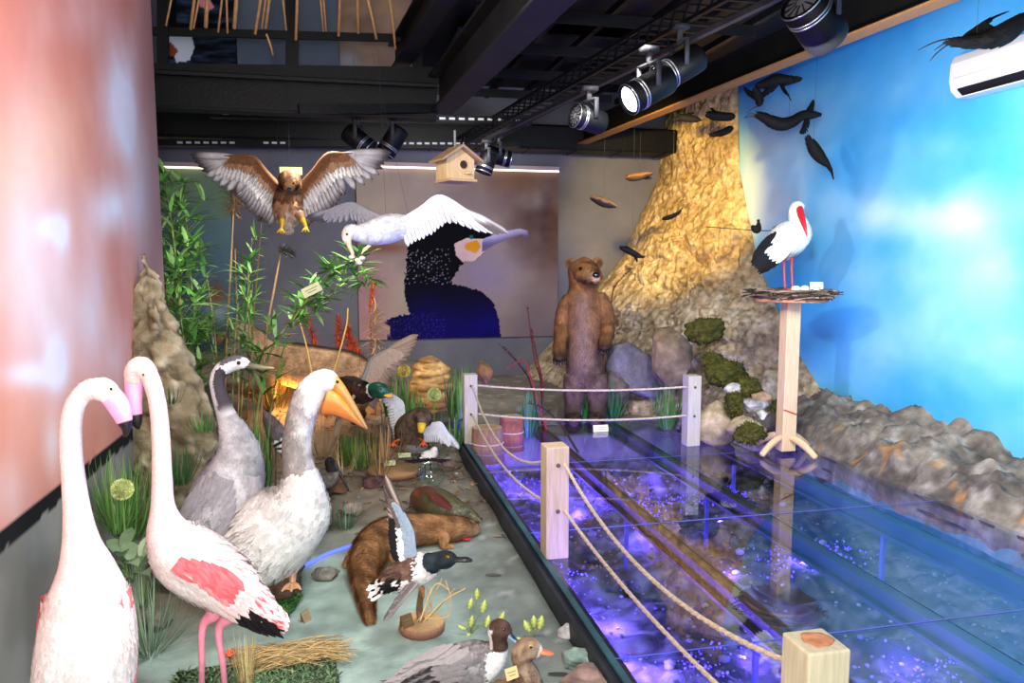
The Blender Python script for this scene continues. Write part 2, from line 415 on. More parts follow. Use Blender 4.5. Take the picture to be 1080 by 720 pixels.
structure(mb, 'wall_back', PAINT, True)
mb = MB(); mb.box((.75, 4.8, 6.15), (7.6, 11, .06), (12, 12, 14)); structure(mb, 'ceiling_upper', BLACK)
mb = MB(); mb.box((2.75, 4.8, 4.06), (3.75, 10.6, .06), (10, 10, 12)); structure(mb, 'ceiling', BLACK)
# --- steel of the ceiling
SD = (9, 9, 11); SM = (18, 18, 20); SL = (52, 50, 50)
def ibeam(mb, a, b, h, w, col, th=.02):
    a = np.array(a, float); b = np.array(b, float); z = A3(0, 0, 1)
    mb.bar(a, b, th, h, col); mb.bar(a - z * h / 2, b - z * h / 2, w, th, col); mb.bar(a + z * h / 2, b + z * h / 2, w, th, col)
mb = MB(); ibeam(mb, (-2.9, 6.5, 3.08), (.80, 6.5, 3.08), .27, .16, SD); mb.box((-1.0, 6.41, 3.20), (3.6, .03, .03), SM)
structure(mb, 'steel_beam', BLACK, bevel=.004)
mb = MB(); ibeam(mb, (.84, 6.55, 3.16), (1.16, 1.2, 3.16), .30, .20, SM, .024); structure(mb, 'steel_beam', BLACK, bevel=.004)
mb = MB(); ibeam(mb, (.50, 6.9, 3.52), (1.02, 1.2, 3.52), .22, .14, SM); structure(mb, 'steel_beam', BLACK, bevel=.004)
mb = MB(); mb.bar((-.30, 6.2, 2.93), (.85, 6.5, 3.04), .05, .07, SD); structure(mb, 'steel_brace', BLACK)
# edge beam along the right side; orange lamplight painted on a flange strip
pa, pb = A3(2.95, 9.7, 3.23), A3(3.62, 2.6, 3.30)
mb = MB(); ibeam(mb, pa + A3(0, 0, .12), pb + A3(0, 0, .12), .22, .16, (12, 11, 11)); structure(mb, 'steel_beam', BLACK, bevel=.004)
mb = MB(); mb.bar(pa + A3(-.02, 0, -.004), pb + A3(-.02, 0, -.004), .13, .016, (136, 96, 56)); structure(mb, 'flange_glow', WOOD)
for i, y in enumerate((2.2, 3.1, 4.0, 4.9, 5.8, 6.7, 7.6, 8.5)):
    mb = MB(); z = 3.62
    x1 = pa[0] + (pb[0] - pa[0]) * (9.7 - y) / 7.1
    mb.bar((1.02, y, z), (x1, y, z), .012, .09, SM); mb.bar((1.02, y + .035, z + .04), (x1, y + .035, z + .04), .07, .012, SL if i % 2 else SM)
    structure(mb, 'ceiling_joist', BLACK)
for i in range(6):
    x = 1.35 + .42 * i; mb = MB(); mb.bar((x, 1.4, 3.78), (x, 9.4, 3.78), .05, .06, SM); structure(mb, 'ceiling_purlin', BLACK)
for i in range(4):
    mb = MB(); y = 2.6 + 1.7 * i; mb.box((2.2, y, 3.92), (2.2, .9, .02), (30, 30, 33)); structure(mb, 'ceiling_plate', BLACK)
# upper storey: window frame bars and panels behind them
mb = MB()
for px in (172, 308, 440): mb.bar(atY(px, 72, 6.6), atY(px, -60, 6.6), .10 if px == 308 else .08, .05, SD, up=(0, 1, 0))
structure(mb, 'mullion', BLACK)
mb = MB(); mb.bar(atY(160, 33, 6.6), atY(445, 41, 6.6), .04, .06, SD); structure(mb, 'window_rail', BLACK)
mb = MB(); mb.bar(atY(150, 76, 6.6), atY(462, 80, 6.6), .06, .13, (14, 14, 16)); structure(mb, 'window_sill', BLACK)
def upcol(px0, px1):
    foot = [(208, -4), (222, 0), (226, 8), (220, 11), (210, 6)]; white = [(176, 38), (190, 32), (202, 36), (205, 50), (200, 64), (186, 66), (182, 52)]; brown = [(172, 42), (182, 46), (188, 54), (184, 59), (172, 58)]
    def f(p, u, v):
        px, py = pr(p)
        if px0 < 200:
            n = fbm((px * .03, py * .16, 2), 4)
            c = mixc((8, 10, 18), (46, 62, 86), .35 + 1.3 * n)
            if px < 186 and py < 30: c = (6, 6, 9)
            if 24 < py < 36: c = mixc(c, (5, 6, 10), .7)
            if inpoly(px, py, foot): c = (232, 140, 160)
            if inpoly(px, py, white): c = (196, 200, 216)
            if inpoly(px, py, brown): c = (128, 62, 38)
            return c
        if px0 < 330: return mixc((84, 94, 106), (96, 104, 114), fbm((px * .02, py * .02, 1), 3))
        c = mixc((160, 132, 104), (120, 98, 80), .5 + fbm((px * .02, py * .03, 5), 3))
        return mixc(c, (140, 140, 140), math.exp(-((px - 368) / 12) ** 2 - ((py - 64) / 12) ** 2))
    return f
for nm, a, b, lab in (('mural_panel', 172, 250, 'dark water mural panel with a white breast and pink foot, behind the upper window bars'), ('mural_panel', 251, 357, 'plain slate grey wall panel behind the upper window bars'), ('mural_panel', 359, 437, 'tan mural panel at the upper window, next to the slanting black beam')):
    mb = MB(); P0 = atY(a, 72, 7.4); P1 = atY(b, 72, 7.4)
    grid(mb, lambda u, v: (P0[0] + (P1[0] - P0[0]) * u, 7.4, P0[2] + 1.3 * v), 80, 90, upcol(a, b))
    mb.box(((P0[0] + P1[0]) / 2, 7.43, P0[2] + .65), (P1[0] - P0[0], .04, 1.3), (30, 30, 34))
    solo(mb, nm, MURAL, (P0[0], 7.4, P0[2]), lab, 'mural', smooth=False)
# bamboo sticks hanging in the upper opening
for i, (a, b, c, d_, w) in enumerate([(181, -6, 175, 27, 2), (205, -6, 201, 31, 3), (210, -6, 204, 30, 2), (218, -6, 217, 29, 4), (234, -6, 230, 34, 2), (238, -6, 240, 35, 2), (249, -6, 247, 30, 4), (275, -6, 269, 36, 3), (280, -6, 276, 30, 2), (284, -6, 280, 30, 3), (281, 36, 288, 58, 2), (297, -6, 302, 32, 2), (313, -6, 312, 42, 3), (337, -6, 341, 33, 2), (340, -6, 344, 33, 2), (358, -6, 357, 38, 3), (376, -6, 378, 35, 3), (388, 0, 397, 41, 3), (411, 0, 417, 52, 2.5)]):
    y = 6.35 - .02 * (i % 3); p = atY(a, b, y); q = atY(c, d_, y); mb = MB(); r = w * .5 * 6.3 / F
    if b < 0: p = p + (p - q) * .9
    mb.tube([p, (p + q) / 2 + A3(.004, 0, 0), q], r, lambda u, P, n: mixc((206, 160, 104), (150, 108, 66), u * u), 7)
    solo(mb, 'bamboo_stick', STRAW, q, 'thin tan bamboo stick hanging in the upper opening' if i != 10 else 'short bamboo stick hanging askew below the row of sticks in the upper opening', 'stick', 'bamboo sticks in the upper opening' if i != 10 else None)
# duct, trays, lighting tracks
t = thing('ventilation_duct', (1.1, 9.5, 3.06), 'long black square ventilation duct running under the ceiling to the rock cliff', 'duct')
mb = MB(); mb.box((.8, 9.5, 3.30), (6.9, .45, .30), (9, 9, 10)); mb.build('casing', BLACK, t, False, bevel=.03)
mb = MB()
for x in np.arange(-1.9, 4.2, .6): mb = MB(); mb.box((x, 9.5, 3.30), (.015, .47, .32), (15, 15, 17)); mb.build('seam', BLACK, t, False)
def tray(a, b, name, lab, lit, gap=.10):
    a = np.array(a); b = np.array(b); t = thing(name, tuple((a + b) / 2 - A3(0, 0, .05)), lab, 'cable tray')
    mb = MB(); mb.bar(a, b, .12, .008, SD); 
    for s in (-.06, .06): mb.bar(a + A3(0, s, .03), b + A3(0, s, .03), .006, .07, SD)
    mb.build('tray_channel', BLACK, t, False)
    n = int(np.linalg.norm(b - a) / gap); m = MB()
    for i in range(n):
        u = (i + .5) / n
        if lit(u): m.box(a + (b - a) * u + A3(0, -.065, .03), (gap * .62, .006, .022), (190, 190, 190))  # pale plates stand in for the lit wall showing through the slots
    m.build('lit_slot_plates', PAINT, t, False)['kind'] = 'stuff'
tray(atY(168, 154, 9.2), atY(548, 155, 9.2), 'cable_tray', 'lower slotted cable tray across the back, just above the mural panels', lambda u: (.05 < u < .2) or (.26 < u < .33) or (.52 < u < .92), .09)
tray(atY(222, 124, 8.2), atY(560, 131, 8.2), 'cable_tray', 'upper slotted cable tray across the back, passing over the birdhouse', lambda u: (u > .62 and R.random() < .9) or R.random() < .3, .10)
# ladder truss carrying the spotlights
ta, tb = A3(1.5, 9.3, 3.12), A3(2.62, 2.7, 3.36)
t = thing('lighting_track', tuple(ta), 'long black ladder truss carrying the spotlights toward the back wall', 'lighting track')
mb = MB()
for s in (-.11, .11):
    for z in (0, .12): mb.bar(ta + A3(s, 0, z), tb + A3(s, 0, z), .025, .025, SM)
mb.build('rail', BLACK, t, False)
mb = MB()
for i in range(46):
    u = i / 46; p = ta + (tb - ta) * u; q = ta + (tb - ta) * (u + .5 / 46)
    for z in (0, .12): mb.bar(p + A3(-.11, 0, z), p + A3(.11, 0, z), .03, .012, SD)
    mb.bar(p + A3(-.11, 0, 0), q + A3(-.11, 0, .12), .012, .012, SD)
mb.build('rung', BLACK, t, False)
t = thing('lighting_rail', tuple(ta + A3(-.1, -.4, -.12)), 'slim grey power rail hung under the ladder truss', 'lighting track')
mb = MB(); mb.bar(ta + A3(-.02, -1.4, -.10), tb + A3(-.02, .2, -.10), .04, .035, SL); mb.build('rail', BLACK, t, False)
mb = MB()
for u in (.25, .45, .65, .85): mb = MB(); p = ta + (tb - ta) * u; mb.bar(p + A3(-.02, 0, -.09), p + A3(-.02, 0, .01), .015, .015, SM); mb.build('hanger', BLACK, t, False)

# --- printed panels on the back wall
PX0, PX1, PZ0, PZ1 = .19, 2.85, .75, 2.94
body = [(430, 256), (440, 248), (460, 238), (487, 231), (505, 236), (518, 244), (514, 262), (500, 275), (489, 276), (478, 293), (476, 299), (485, 301), (506, 306), (520, 318), (526, 335), (529, 360), (408, 360), (412, 345), (405, 340), (415, 334), (432, 331), (427, 312), (426, 298), (429, 276)]
bill = [(509, 252), (530, 244), (548, 241), (556, 243), (558, 249), (555, 251), (551, 247), (540, 250), (522, 258), (508, 266)]
cheek = [(479, 257), (492, 251), (508, 252), (520, 254), (508, 268), (500, 275), (488, 276), (481, 269)]
gular = [(490, 257), (503, 253), (507, 260), (502, 267), (491, 263)]
def corm(p, u, v):
    px, py = pr(p)
    n = fbm((px * .018, py * .018, 3), 4)
    c = mixc((162, 146, 128), (128, 112, 108), u * 1.2 + .5 * n)
    c = mixc(c, (158, 120, 122), sst(430, 385, px) * sst(230, 300, py))
    c = mixc(c, (86, 62, 54), sst(500, 580, px) * sst(330, 240, py) * (.75 + n))
    c = mixc(c, (118, 86, 62), math.exp(-((px - 545) / 40) ** 2 - ((py - 190) / 14) ** 2) * .7)
    c = mixc(c, (132, 118, 136), math.exp(-((px - 515) / 34) ** 2 - ((py - 290) / 30) ** 2))
    c = mixc(c, (110, 96, 106), sst(510, 560, px) * sst(290, 350, py) * .8)
    c = mixc(c, (128, 80, 62), math.exp(-((px - 400) / 34) ** 2 - ((py - 261) / 6) ** 2) * .9)
    w = 2.2 * fbm((px * .3, py * .3, 8), 2)
    if inpoly(px + w, py + w, body):
        c = mixc((5, 4, 9), (14, 8, 92), sst(285, 345, py) * (.85 + .3 * n))
        s = fbm((px * .55, py * .55, 1), 2)
        if s > .5 and 262 < py < 300 and px < 475: c = mixc(c, (196, 196, 210), .7)
        if s > .36 and py > 330 and px < 470: c = mixc(c, (70, 60, 160), .5)
    if inpoly(px, py, cheek): c = mixc((214, 186, 174), (188, 150, 150), .5 + n)
    if inpoly(px, py, gular): c = (216, 142, 30)
    if inpoly(px, py, bill): c = mixc((178, 168, 198), (84, 76, 116), sst(-5, 6, py - 250 + (px - 530) * .18) + .3 * n)
    if (px - 497) ** 2 + (py - 250) ** 2 < 5: c = (30, 90, 70)
    return c
t = thing('mural_panel', ((PX0 + PX1) / 2, YB - .02, PZ0), 'large photo panel of a black cormorant head, lit along its top edge', 'mural')
mb = MB(); grid(mb, lambda u, v: (PX0 + (PX1 - PX0) * u, YB - .045, PZ0 + (PZ1 - PZ0) * v), 280, 230, corm); mb.build('print', MURAL, t)
mb = MB(); mb.box(((PX0 + PX1) / 2, YB - .023, (PZ0 + PZ1) / 2), (PX1 - PX0, .036, PZ1 - PZ0), (70, 66, 66)); mb.build('backing', PAINT, t, False)
mb = MB(); mb.box(((PX0 + PX1) / 2, YB - .05, PZ1 + .05), (PX1 - PX0, .09, .05), (176, 156, 154)); tr_ = mb.build('lamp_trough', PAINT, t, False)
mb = MB(); mb.box(((PX0 + PX1) / 2, YB - .075, PZ1 + .015), (PX1 - PX0, .03, .022), (255, 236, 200)); mb.build('light_strip', emis('warm_strip', (255, 232, 196), 2.2), tr_, False)
def greenp(p, u, v):
    px, py = pr(p); n = fbm((px * .03, py * .03, 6), 4)
    c = mixc((112, 132, 104), (96, 122, 128), sst(195, 250, py) + .5 * n)
    c = mixc(c, (70, 96, 120), sst(240, 310, py) * .8)
    c = mixc(c, (50, 58, 66), math.exp(-((px - 185) / 14) ** 2 - ((py - 290) / 40) ** 2))
    c = mixc(c, (122, 66, 40), math.exp(-((px - 176) / 8) ** 2 - ((py - 312) / 12) ** 2))
    c = mixc(c, (122, 74, 48), math.exp(-((px - 228) / 10) ** 2 - ((py - 312) / 14) ** 2))
    c = mixc(c, (52, 62, 58), sst(325, 345, py) * .8)
    return mixc(c, (170, 188, 200), .6 * math.exp(-((px - 228) / 14) ** 2 - ((py - 330) / 12) ** 2))
t = thing('mural_panel', (-1.72, YB - .02, .6), 'misty blue-green photo panel behind the tall bamboo, lit along its top edge', 'mural')
mb = MB(); grid(mb, lambda u, v: (-2.25 + .93 * u, YB - .045, .6 + 2.27 * v), 90, 200, greenp); mb.build('print', MURAL, t)
mb = MB(); mb.box((-1.785, YB - .023, 1.735), (.93, .036, 2.27), (70, 66, 66)); mb.build('backing', PAINT, t, False)
mb = MB(); mb.box((-1.785, YB - .05, 2.92), (.93, .09, .05), (176, 156, 154)); tr_ = mb.build('lamp_trough', PAINT, t, False)
mb = MB(); mb.box((-1.785, YB - .075, 2.885), (.93, .03, .022), (255, 236, 200)); mb.build('light_strip', emis('warm_strip', (255, 232, 196), 2.2), tr_, False)

# --- glass walkway over the lit pool
GX = [1.06, 1.92, 2.69, 3.45, 4.04]; GY = [-.2, 1.34, 2.84, 4.34, 5.85, 7.3]
t = thing('glass_walkway', (1.06, 3.5, 0), 'see-through glass walkway on dark steel beams over the violet-lit pool', 'walkway')
GL = glassmat('clear_glass', (.84, .91, .95), 1.95)
for i in range(4):
    for j in range(5):
        mb = MB(); mb.box(((GX[i] + GX[i + 1]) / 2, (GY[j] + GY[j + 1]) / 2, GZ - .012), (GX[i + 1] - GX[i] - .008, GY[j + 1] - GY[j] - .008, .024), (200, 220, 225)); mb.build('glass_pane', GL, t, False)
for i, x in enumerate(GX):
    mb = MB(); ibeam(mb, (x, -.2, .04), (x, 7.3, .04), .10, .085 if i else .10, (36, 40, 48) if i != 1 else (62, 50, 46)); mb.build('beam', BLACK, t, False)
for y in GY[1:]:
    mb = MB(); mb.bar((1.06, y, GZ + .0015), (3.95, y, GZ + .0015), .006, .003, (84, 90, 150)); mb.build('pane_joint', PLAST, t, False)
mb = MB(); mb.bar((1.015, -.2, .02), (1.015, 7.2, .02), .02, .17, (46, 50, 54)); mb.bar((1.055, -.2, GZ + .004), (1.055, 7.25, GZ + .004), .03, .012, (52, 84, 92)); mb.build('edge_trim', BLACK, t, False)
for x, y in ((1.92, 4.9), (2.69, 5.2), (3.3, 5.9), (2.0, 3.3), (3.45, 4.2)):
        mb = MB(); mb.bar((x, y, -.45), (x, y, 0), .025, .025, (70, 70, 130), up=(0, 1, 0)); mb.build('support_leg', BLACK, t, False)
# stones and led strips on the pool bottom
mb = MB()
for i in range(1500):
    x = R.uniform(1.15, 4.1); y = R.uniform(1.4, 7.1); r = R.uniform(.006, .018) * (2.6 if R.random() < .05 else 1)
    V, Fc = ico(1); P = V * np.array([r, r * R.uniform(.7, 1), r * .7]); P = P + A3(x, y, zt(x, y) + r * .3); mb.add(P, Fc, jit((120, 116, 128), .3))
solo(mb, 'pebbles', ROCKM, (2.6, 4.3, -.42), 'pale pebbles scattered over the bottom of the lit pool', 'pebbles', kind='stuff')
LEDM = emis('violet_led', (96, 70, 255), 3.5); LEDM.cycles.emission_sampling = 'NONE'
led = [[(1.2, 6.9), (1.6, 7.0), (1.95, 6.8), (2.3, 6.95)], [(2.1, 7.1), (2.4, 6.6), (2.7, 6.2)], [(1.15, 4.75), (1.35, 4.9), (1.5, 4.7)], [(2.0, 6.1), (2.3, 6.2), (2.6, 6.0), (2.9, 6.1)], [(1.55, 3.2), (1.8, 3.35), (1.85, 3.6), (2.1, 3.7)], [(1.3, 2.5), (1.8, 2.55), (2.2, 2.5), (2.6, 2.6)], [(2.9, 4.6), (3.2, 4.9), (3.5, 4.7), (3.8, 4.9)], [(2.8, 3.2), (3.1, 3.3), (3.5, 3.2)], [(3.0, 6.4), (3.4, 6.2), (3.7, 6.4)]]
wh = ['along the far left corner of the pool', 'running toward the bear', 'by the pool edge beside the otter', 'across the pool behind the middle post', 'below the middle of the rope', 'crossing the near end of the pool', 'nearest to the rock border', 'under the panes beside the near post', 'in front of the stork pole']
for L_, w_ in zip(led, wh):
    t = thing('light_string', (*L_[0], zt(*L_[0])), 'tangled violet light string on the pool bottom, ' + w_, 'light string')
    X = resample([(x, y, 0) for x, y in L_], 120); W_ = [A3(x + R.gauss(0, .09), y + R.gauss(0, .09), 0) for x, y, _ in X]; W_ = [A3(p[0], p[1], zt(p[0], p[1]) + .012) for p in W_]
    mb = MB(); mb.tube(W_, .0015, (50, 50, 70), 4, 240); mb.build('wire', BLACK, t)
    mb = MB()
    for p in W_: V, Fc = ico(1); mb.add(V * .006 * R.uniform(.5, 1.4) + p, Fc, (120, 90, 255))
    o = mb.build('bulb', LEDM, t); o['kind'] = 'stuff'

# --- cliff in the corner
Lz = [0, .35, 1.05, 1.77, 2.88, 4.0]; Lx = [2.25, 2.49, 3.16, 3.77, 4.3, 4.42]
Rz = [0, .21, .84, 1.72, 2.83, 4.0]; Ry = [5.95, 6.21, 7.02, 7.82, 8.31, 8.42]
def cliff(u, v):
    z = -.12 + 4.1 * v; L0 = A3(np.interp(z, Lz, Lx), YB, z); R0 = A3(XW, np.interp(z, Rz, Ry), z)
    bul = .10 + .22 * sst(3.2, .6, z); m = (L0 + R0) / 2 + A3(-.7, -.7, 0) * bul
    p = L0 * (1 - u) ** 2 + m * 2 * u * (1 - u) + R0 * u * u
    e = math.sin(math.pi * u) ** .5
    q = p + A3(3.1, 1.7, 0); f1 = fbm(q * .9, 5); r = abs(fbm(q * 1.5 + 5, 4)); f2 = fbm(q * 4.5, 4)
    led = (z * 1.7 + .8 * f1) % 1.0
    qs = Vector(q * A3(1.5, 1.5, 1.9) + .25 * f2); vd, vp = mnoise.voronoi(qs); rv = mnoise.noise_vector(vp[0] * 3.7); fac = (qs - vp[0]).dot(rv) * .42 + rv.x * .10 - .05 * max(0, .07 - (vd[1] - vd[0])) / .07
    dsp = .12 * f1 + fac * (1.0 - .45 * sst(1.6, 2.6, z)) + .07 * f2 + .045 * fbm(q * 11, 4) + .04 * (led - .5) * sst(3.4, 2.6, z)
    return p + A3(-.62, -.74, .15) * (dsp + .16) * (.1 + .9 * e)
def cliffcol(p, u, v):
    q = np.array(p); f = fbm(q * 1.3, 5); g = fbm(q * 5, 4); r = abs(fbm(q * 1.5 + 5 + A3(3.1, 1.7, 0), 4))
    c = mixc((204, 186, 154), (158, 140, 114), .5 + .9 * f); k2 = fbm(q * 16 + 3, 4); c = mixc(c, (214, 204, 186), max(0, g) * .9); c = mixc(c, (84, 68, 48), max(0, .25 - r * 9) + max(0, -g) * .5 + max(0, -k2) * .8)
    return mixc(c, (198, 152, 80), .35 * sst(1.0, 2.2, p[2]))  # the spotlight's yellow is tinted into the upper rock colour too
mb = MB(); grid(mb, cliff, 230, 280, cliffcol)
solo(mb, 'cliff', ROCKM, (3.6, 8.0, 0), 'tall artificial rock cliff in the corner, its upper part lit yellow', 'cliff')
# --- rock border along the sky wall
def ledge(u, v):
    y = 7.0 - 6.2 * u; xf = 3.98 + .10 * fbm((y * 1.3, 0, 2), 3); x = xf + (XW - xf) * v
    h = .05 + .34 * v ** .6 + .16 * fbm((x * 2.4, y * 2.4, 3), 5) + .06 * abs(fbm((x * 6, y * 6, 1), 4))
    return A3(x, y, max(-.1, h * sst(-.05, .25, v) + (-.2 if v < .01 else 0) + .1))
def ledgecol(p, u, v):
    f = fbm(np.array(p) * 3, 5); g = fbm(np.array(p) * 9, 3)
    c = mixc((128, 120, 108), (78, 72, 66), .5 + f); c = mixc(c, (170, 164, 156), max(0, g)); return mixc(c, (176, 120, 66), .7 * sst(.35, .55, fbm((p[0] * 5, p[1] * 5, 9), 3)) * sst(.5, .1, v))
mb = MB(); grid(mb, ledge, 220, 40, ledgecol)
solo(mb, 'rock_border', ROCKM, (4.3, 4, 0), 'low rugged rock border running along the foot of the sky wall', 'rocks')
# ------------------------------------------------------------------ animals
def eye(parent, p, r, iris=(150, 60, 20), nn=None, pupil=(8, 8, 8)):
    mb = MB(); sphere(mb, p, r, pupil, 7)
    if nn is not None:
        lathe(mb, np.array(p) + nrm(nn) * r * .25, [(r * 1.15, 0, iris), (r * 1.0, r * .35, iris), (r * .62, r * .62, pupil), (0, r * .8, pupil)], iris, 12, nn)
    return mb.build('eye', GLOSS, parent)
def leg(parent, pts, r, col, ground_z=None, toes=None, tl=.06, hcol=None, name='leg', web=False, fwd=(0, -1, 0)):
    """a bird's leg: thigh to foot along pts, with three front toes and a hind toe at the end"""
    mb = MB(); pts = np.array(pts, float); r = np.array(r, float)
    loft(mb, pts, r, r, col, N=6 * len(pts), K=9)
    lo = mb.build(name, HORN, parent)
    if toes:
        mb = MB(); f = nrm(fwd); e = pts[-1].copy(); s = A3(-f[1], f[0], 0); tips = []
        for a in (-.55, 0, .55):
            d = nrm(f * math.cos(a) + s * math.sin(a)); q = e + d * tl; q[2] = e[2]; tips.append(q)
            loft(mb, [e, (e + q) / 2 + A3(0, 0, tl * .08), q], [r[-1], r[-1] * .9, r[-1] * .3], [r[-1] * .9, r[-1] * .8, r[-1] * .3], hcol or col, N=8, K=7)
        q = e - f * tl * .4; loft(mb, [e, q], [r[-1] * .8, r[-1] * .3], [r[-1] * .8, r[-1] * .3], hcol or col, N=4, K=6)
        if web:
            up = A3(0, 0, r[-1] * .4)
            mb.add([e + up, tips[0] + up, (tips[0] + tips[1]) / 2 - f * tl * .12 + up, tips[1] + up, (tips[1] + tips[2]) / 2 - f * tl * .12 + up, tips[2] + up], [(0, 1, 2), (0, 2, 3), (0, 3, 4), (0, 4, 5)], hcol or col)
        mb.build('foot', HORN, lo)
    return lo
CAMV = -FW
def folded(parent, sh, tip, wid, out, L, W, col, n=(9, 6), bulge=.03, name='wing'):
    """a folded wing: rows of lapped feathers from shoulder to tip over a bulged shield"""
    mb = MB(); sh = np.array(sh, float); tip = np.array(tip, float); ax = nrm(tip - sh); out = nrm(out - ax * (ax @ out)); sd = np.cross(out, ax); LL = np.linalg.norm(tip - sh)
    for i in range(n[0]):
        u = 1 - i / (n[0] - 1); ww = wid * math.sin(math.pi * (.18 + .74 * (1 - u))) ** .7
        for j in range(n[1]):
            q = (j / (n[1] - 1) - .5) * 2
            p = sh + ax * LL * u * .82 + sd * ww * q * .5 + out * (bulge * math.sqrt(max(0, 1 - q * q * .9)) * (1 - .5 * u) + .0015 * i)
            d = nrm(ax + sd * -.22 * q * (1 - u * .4)); nn2 = nrm(out + sd * q * .55)
            feather(mb, p, nrm(d - nn2 * (d @ nn2)) + nn2 * .05, nn2, L * R.uniform(.9, 1.1) * (1 + .5 * u), W, lambda t, qq, u=u, q=q: col(u, q, t, qq), seg=5)
    return mb.build(name, FEATH, parent)
def scale_pts(L, d): return pxs(L, d)

# --- flamingos
PINK = (232, 212, 208); ROSE = (226, 84, 92); LEGP = (236, 140, 160)
def flamingo(name_label, base, d, path, bill, eyep, wingL, legs, backside=False, eyedir=None):
    t = thing('flamingo', base, name_label, 'bird', None)
    P, r = pxs(path, d); mb = MB()
    def bc(u, p, n):
        px, py = pr(p); c = mixc(PINK, (238, 228, 224), fbm(np.array(p) * 8, 3) + .4)
        if u < .06: c = mixc(c, (246, 190, 190), .7)
        if u > .45: c = mixc((236, 210, 206), c, .3)
        return c
    sf = loft(mb, P, r, r, bc, N=90, K=26)
    flakes(mb, sf, 2600, .055, .022, .006, bc, 0, .42); flakes(mb, sf, 1500, .018, .008, .002, bc, .42, .97)
    mb.build('body', FEATH, t)
    bP, br = pxs(bill, d); m = MB()
    def bcol(u, p, n): return (22, 18, 22) if u > .68 else mixc((248, 178, 226), (238, 150, 190), u)
    loft(m, bP, br * .8, br, bcol, N=30, K=14, up=RT); m.build('bill', HORN, t)
    eye(t, eyep, .006, (240, 220, 150), nn=eyedir if eyedir is not None else CAMV)
    for L_ in legs: leg(t, *L_)
    return t
d2 = 2.95; b2 = G(232, 744); b2[2] = 0
def lp(px, py, d): return D(px, py, d)
fl = flamingo('tall white and pink flamingo standing upright with red wing patch, beside the grey crane', (b2[0], b2[1], 0), d2,
    [(293, 657, 3), (284, 650, 9), (268, 637, 17), (242, 617, 28), (214, 598, 34.5), (192, 582, 33), (177, 560, 22), (172, 535, 12.5), (171, 505, 10.2), (170, 470, 9.2), (168, 440, 8.8), (164, 415, 8.6), (157, 396, 9.5), (149, 388, 12.5), (143, 393, 11.5), (141, 404, 8)],
    [(141, 400, 9.5), (141, 412, 9), (141.5, 426, 8.2), (142, 436, 8), (144, 445, 6), (146, 452, 2)], lp(152, 395, d2 - .04), None,
    [([lp(224, 625, d2), lp(226, 645, d2), lp(214, 660, d2), lp(213, 700, d2), A3(*G(213, 737)[:2], .012)], [.055, .035, .016, .012, .011], LEGP, None, True, .10, LEGP, 'leg', True, (-.3, -1, 0)),
     ([lp(243, 628, d2 + .02), lp(242, 648, d2 + .02), lp(231, 664, d2 + .02), lp(235, 700, d2 + .02), A3(*G(238, 736)[:2], .012)], [.055, .034, .016, .012, .011], LEGP, None, True, .10, LEGP, 'leg', True, (-.3, -1, 0))])
def fw_(u, q, t, qq):
    if u > .66: return (26, 22, 26) if q < .1 else ((226, 90, 100) if R.random() < .35 else (250, 228, 226))
    return mixc(ROSE, (236, 218, 214), sst(-.1, -.75, q) + .3 * R.random()) if u < .5 else mixc((228, 130, 132), (238, 224, 220), .6 + .4 * R.random())
folded(fl, lp(186, 592, d2 - .125), lp(284, 652, d2 - .03), .16, CAMV + A3(0, 0, -.1), .10, .035, fw_, (11, 7), .03)
mb = MB()
for k in range(9):
    feather(mb, lp(252 + k * 1.5, 640 + k * 1.2, d2 - .09 + .01 * k), nrm(lp(290, 652 + k, d2) - lp(252, 640, d2 - .05)), CAMV, .12, .03, lambda tt, q: (30, 25, 28) if k < 6 else (250, 214, 212))
mb.build('tail', FEATH, fl)
d1 = 2.42; b1 = D(92, 780, d1)
fl1 = flamingo('nearest flamingo, at the pink wall, its curved neck bent toward the other one', (b1[0], b1[1], 0), d1,
    [(70, 850, 6, .25), (78, 800, 30, .18), (86, 740, 45, .08), (92, 680, 48), (93, 636, 42), (91, 602, 29), (86, 574, 19), (82, 545, 14), (78, 510, 11.6), (75, 475, 10.8), (75, 448, 10.4), (79, 428, 10), (89, 414, 10), (101, 410, 11.5), (111, 412, 12.5), (118, 419, 10)],
    [(114, 414, 11), (121, 422, 11.5), (127, 432, 11), (131, 443, 8.5), (133, 451, 5.5), (132, 460, 2)], lp(118, 410, d1 - .03), None,
    [([D(78, 800, d1 + .1), D(80, 850, d1 + .1), A3(b1[0] - .02, b1[1] + .10, .30), A3(b1[0] - .02, b1[1] + .05, .012)], [.05, .03, .014, .012], LEGP, None, True, .10, LEGP, 'leg', True, (.3, -1, 0)),
     ([D(108, 800, d1 + .1), D(108, 850, d1 + .1), A3(b1[0] + .09, b1[1] + .06, .30), A3(b1[0] + .09, b1[1], .012)], [.05, .03, .014, .012], LEGP, None, True, .10, LEGP, 'leg', True, (.3, -1, 0))])
for s, a, b in ((1, (124, 620), (112, 810)), (-1, (56, 630), (52, 810))):
    folded(fl1, lp(*a, d1 - .02), lp(*b, d1 + .12), .15, nrm(RT * s + CAMV * .55), .12, .045, lambda u, q, t, qq, s=s: mixc((240, 128, 136), (252, 238, 238), sst(-.2, .45, -q * s + .25 * (R.random() - .5))), (11, 6), .02)

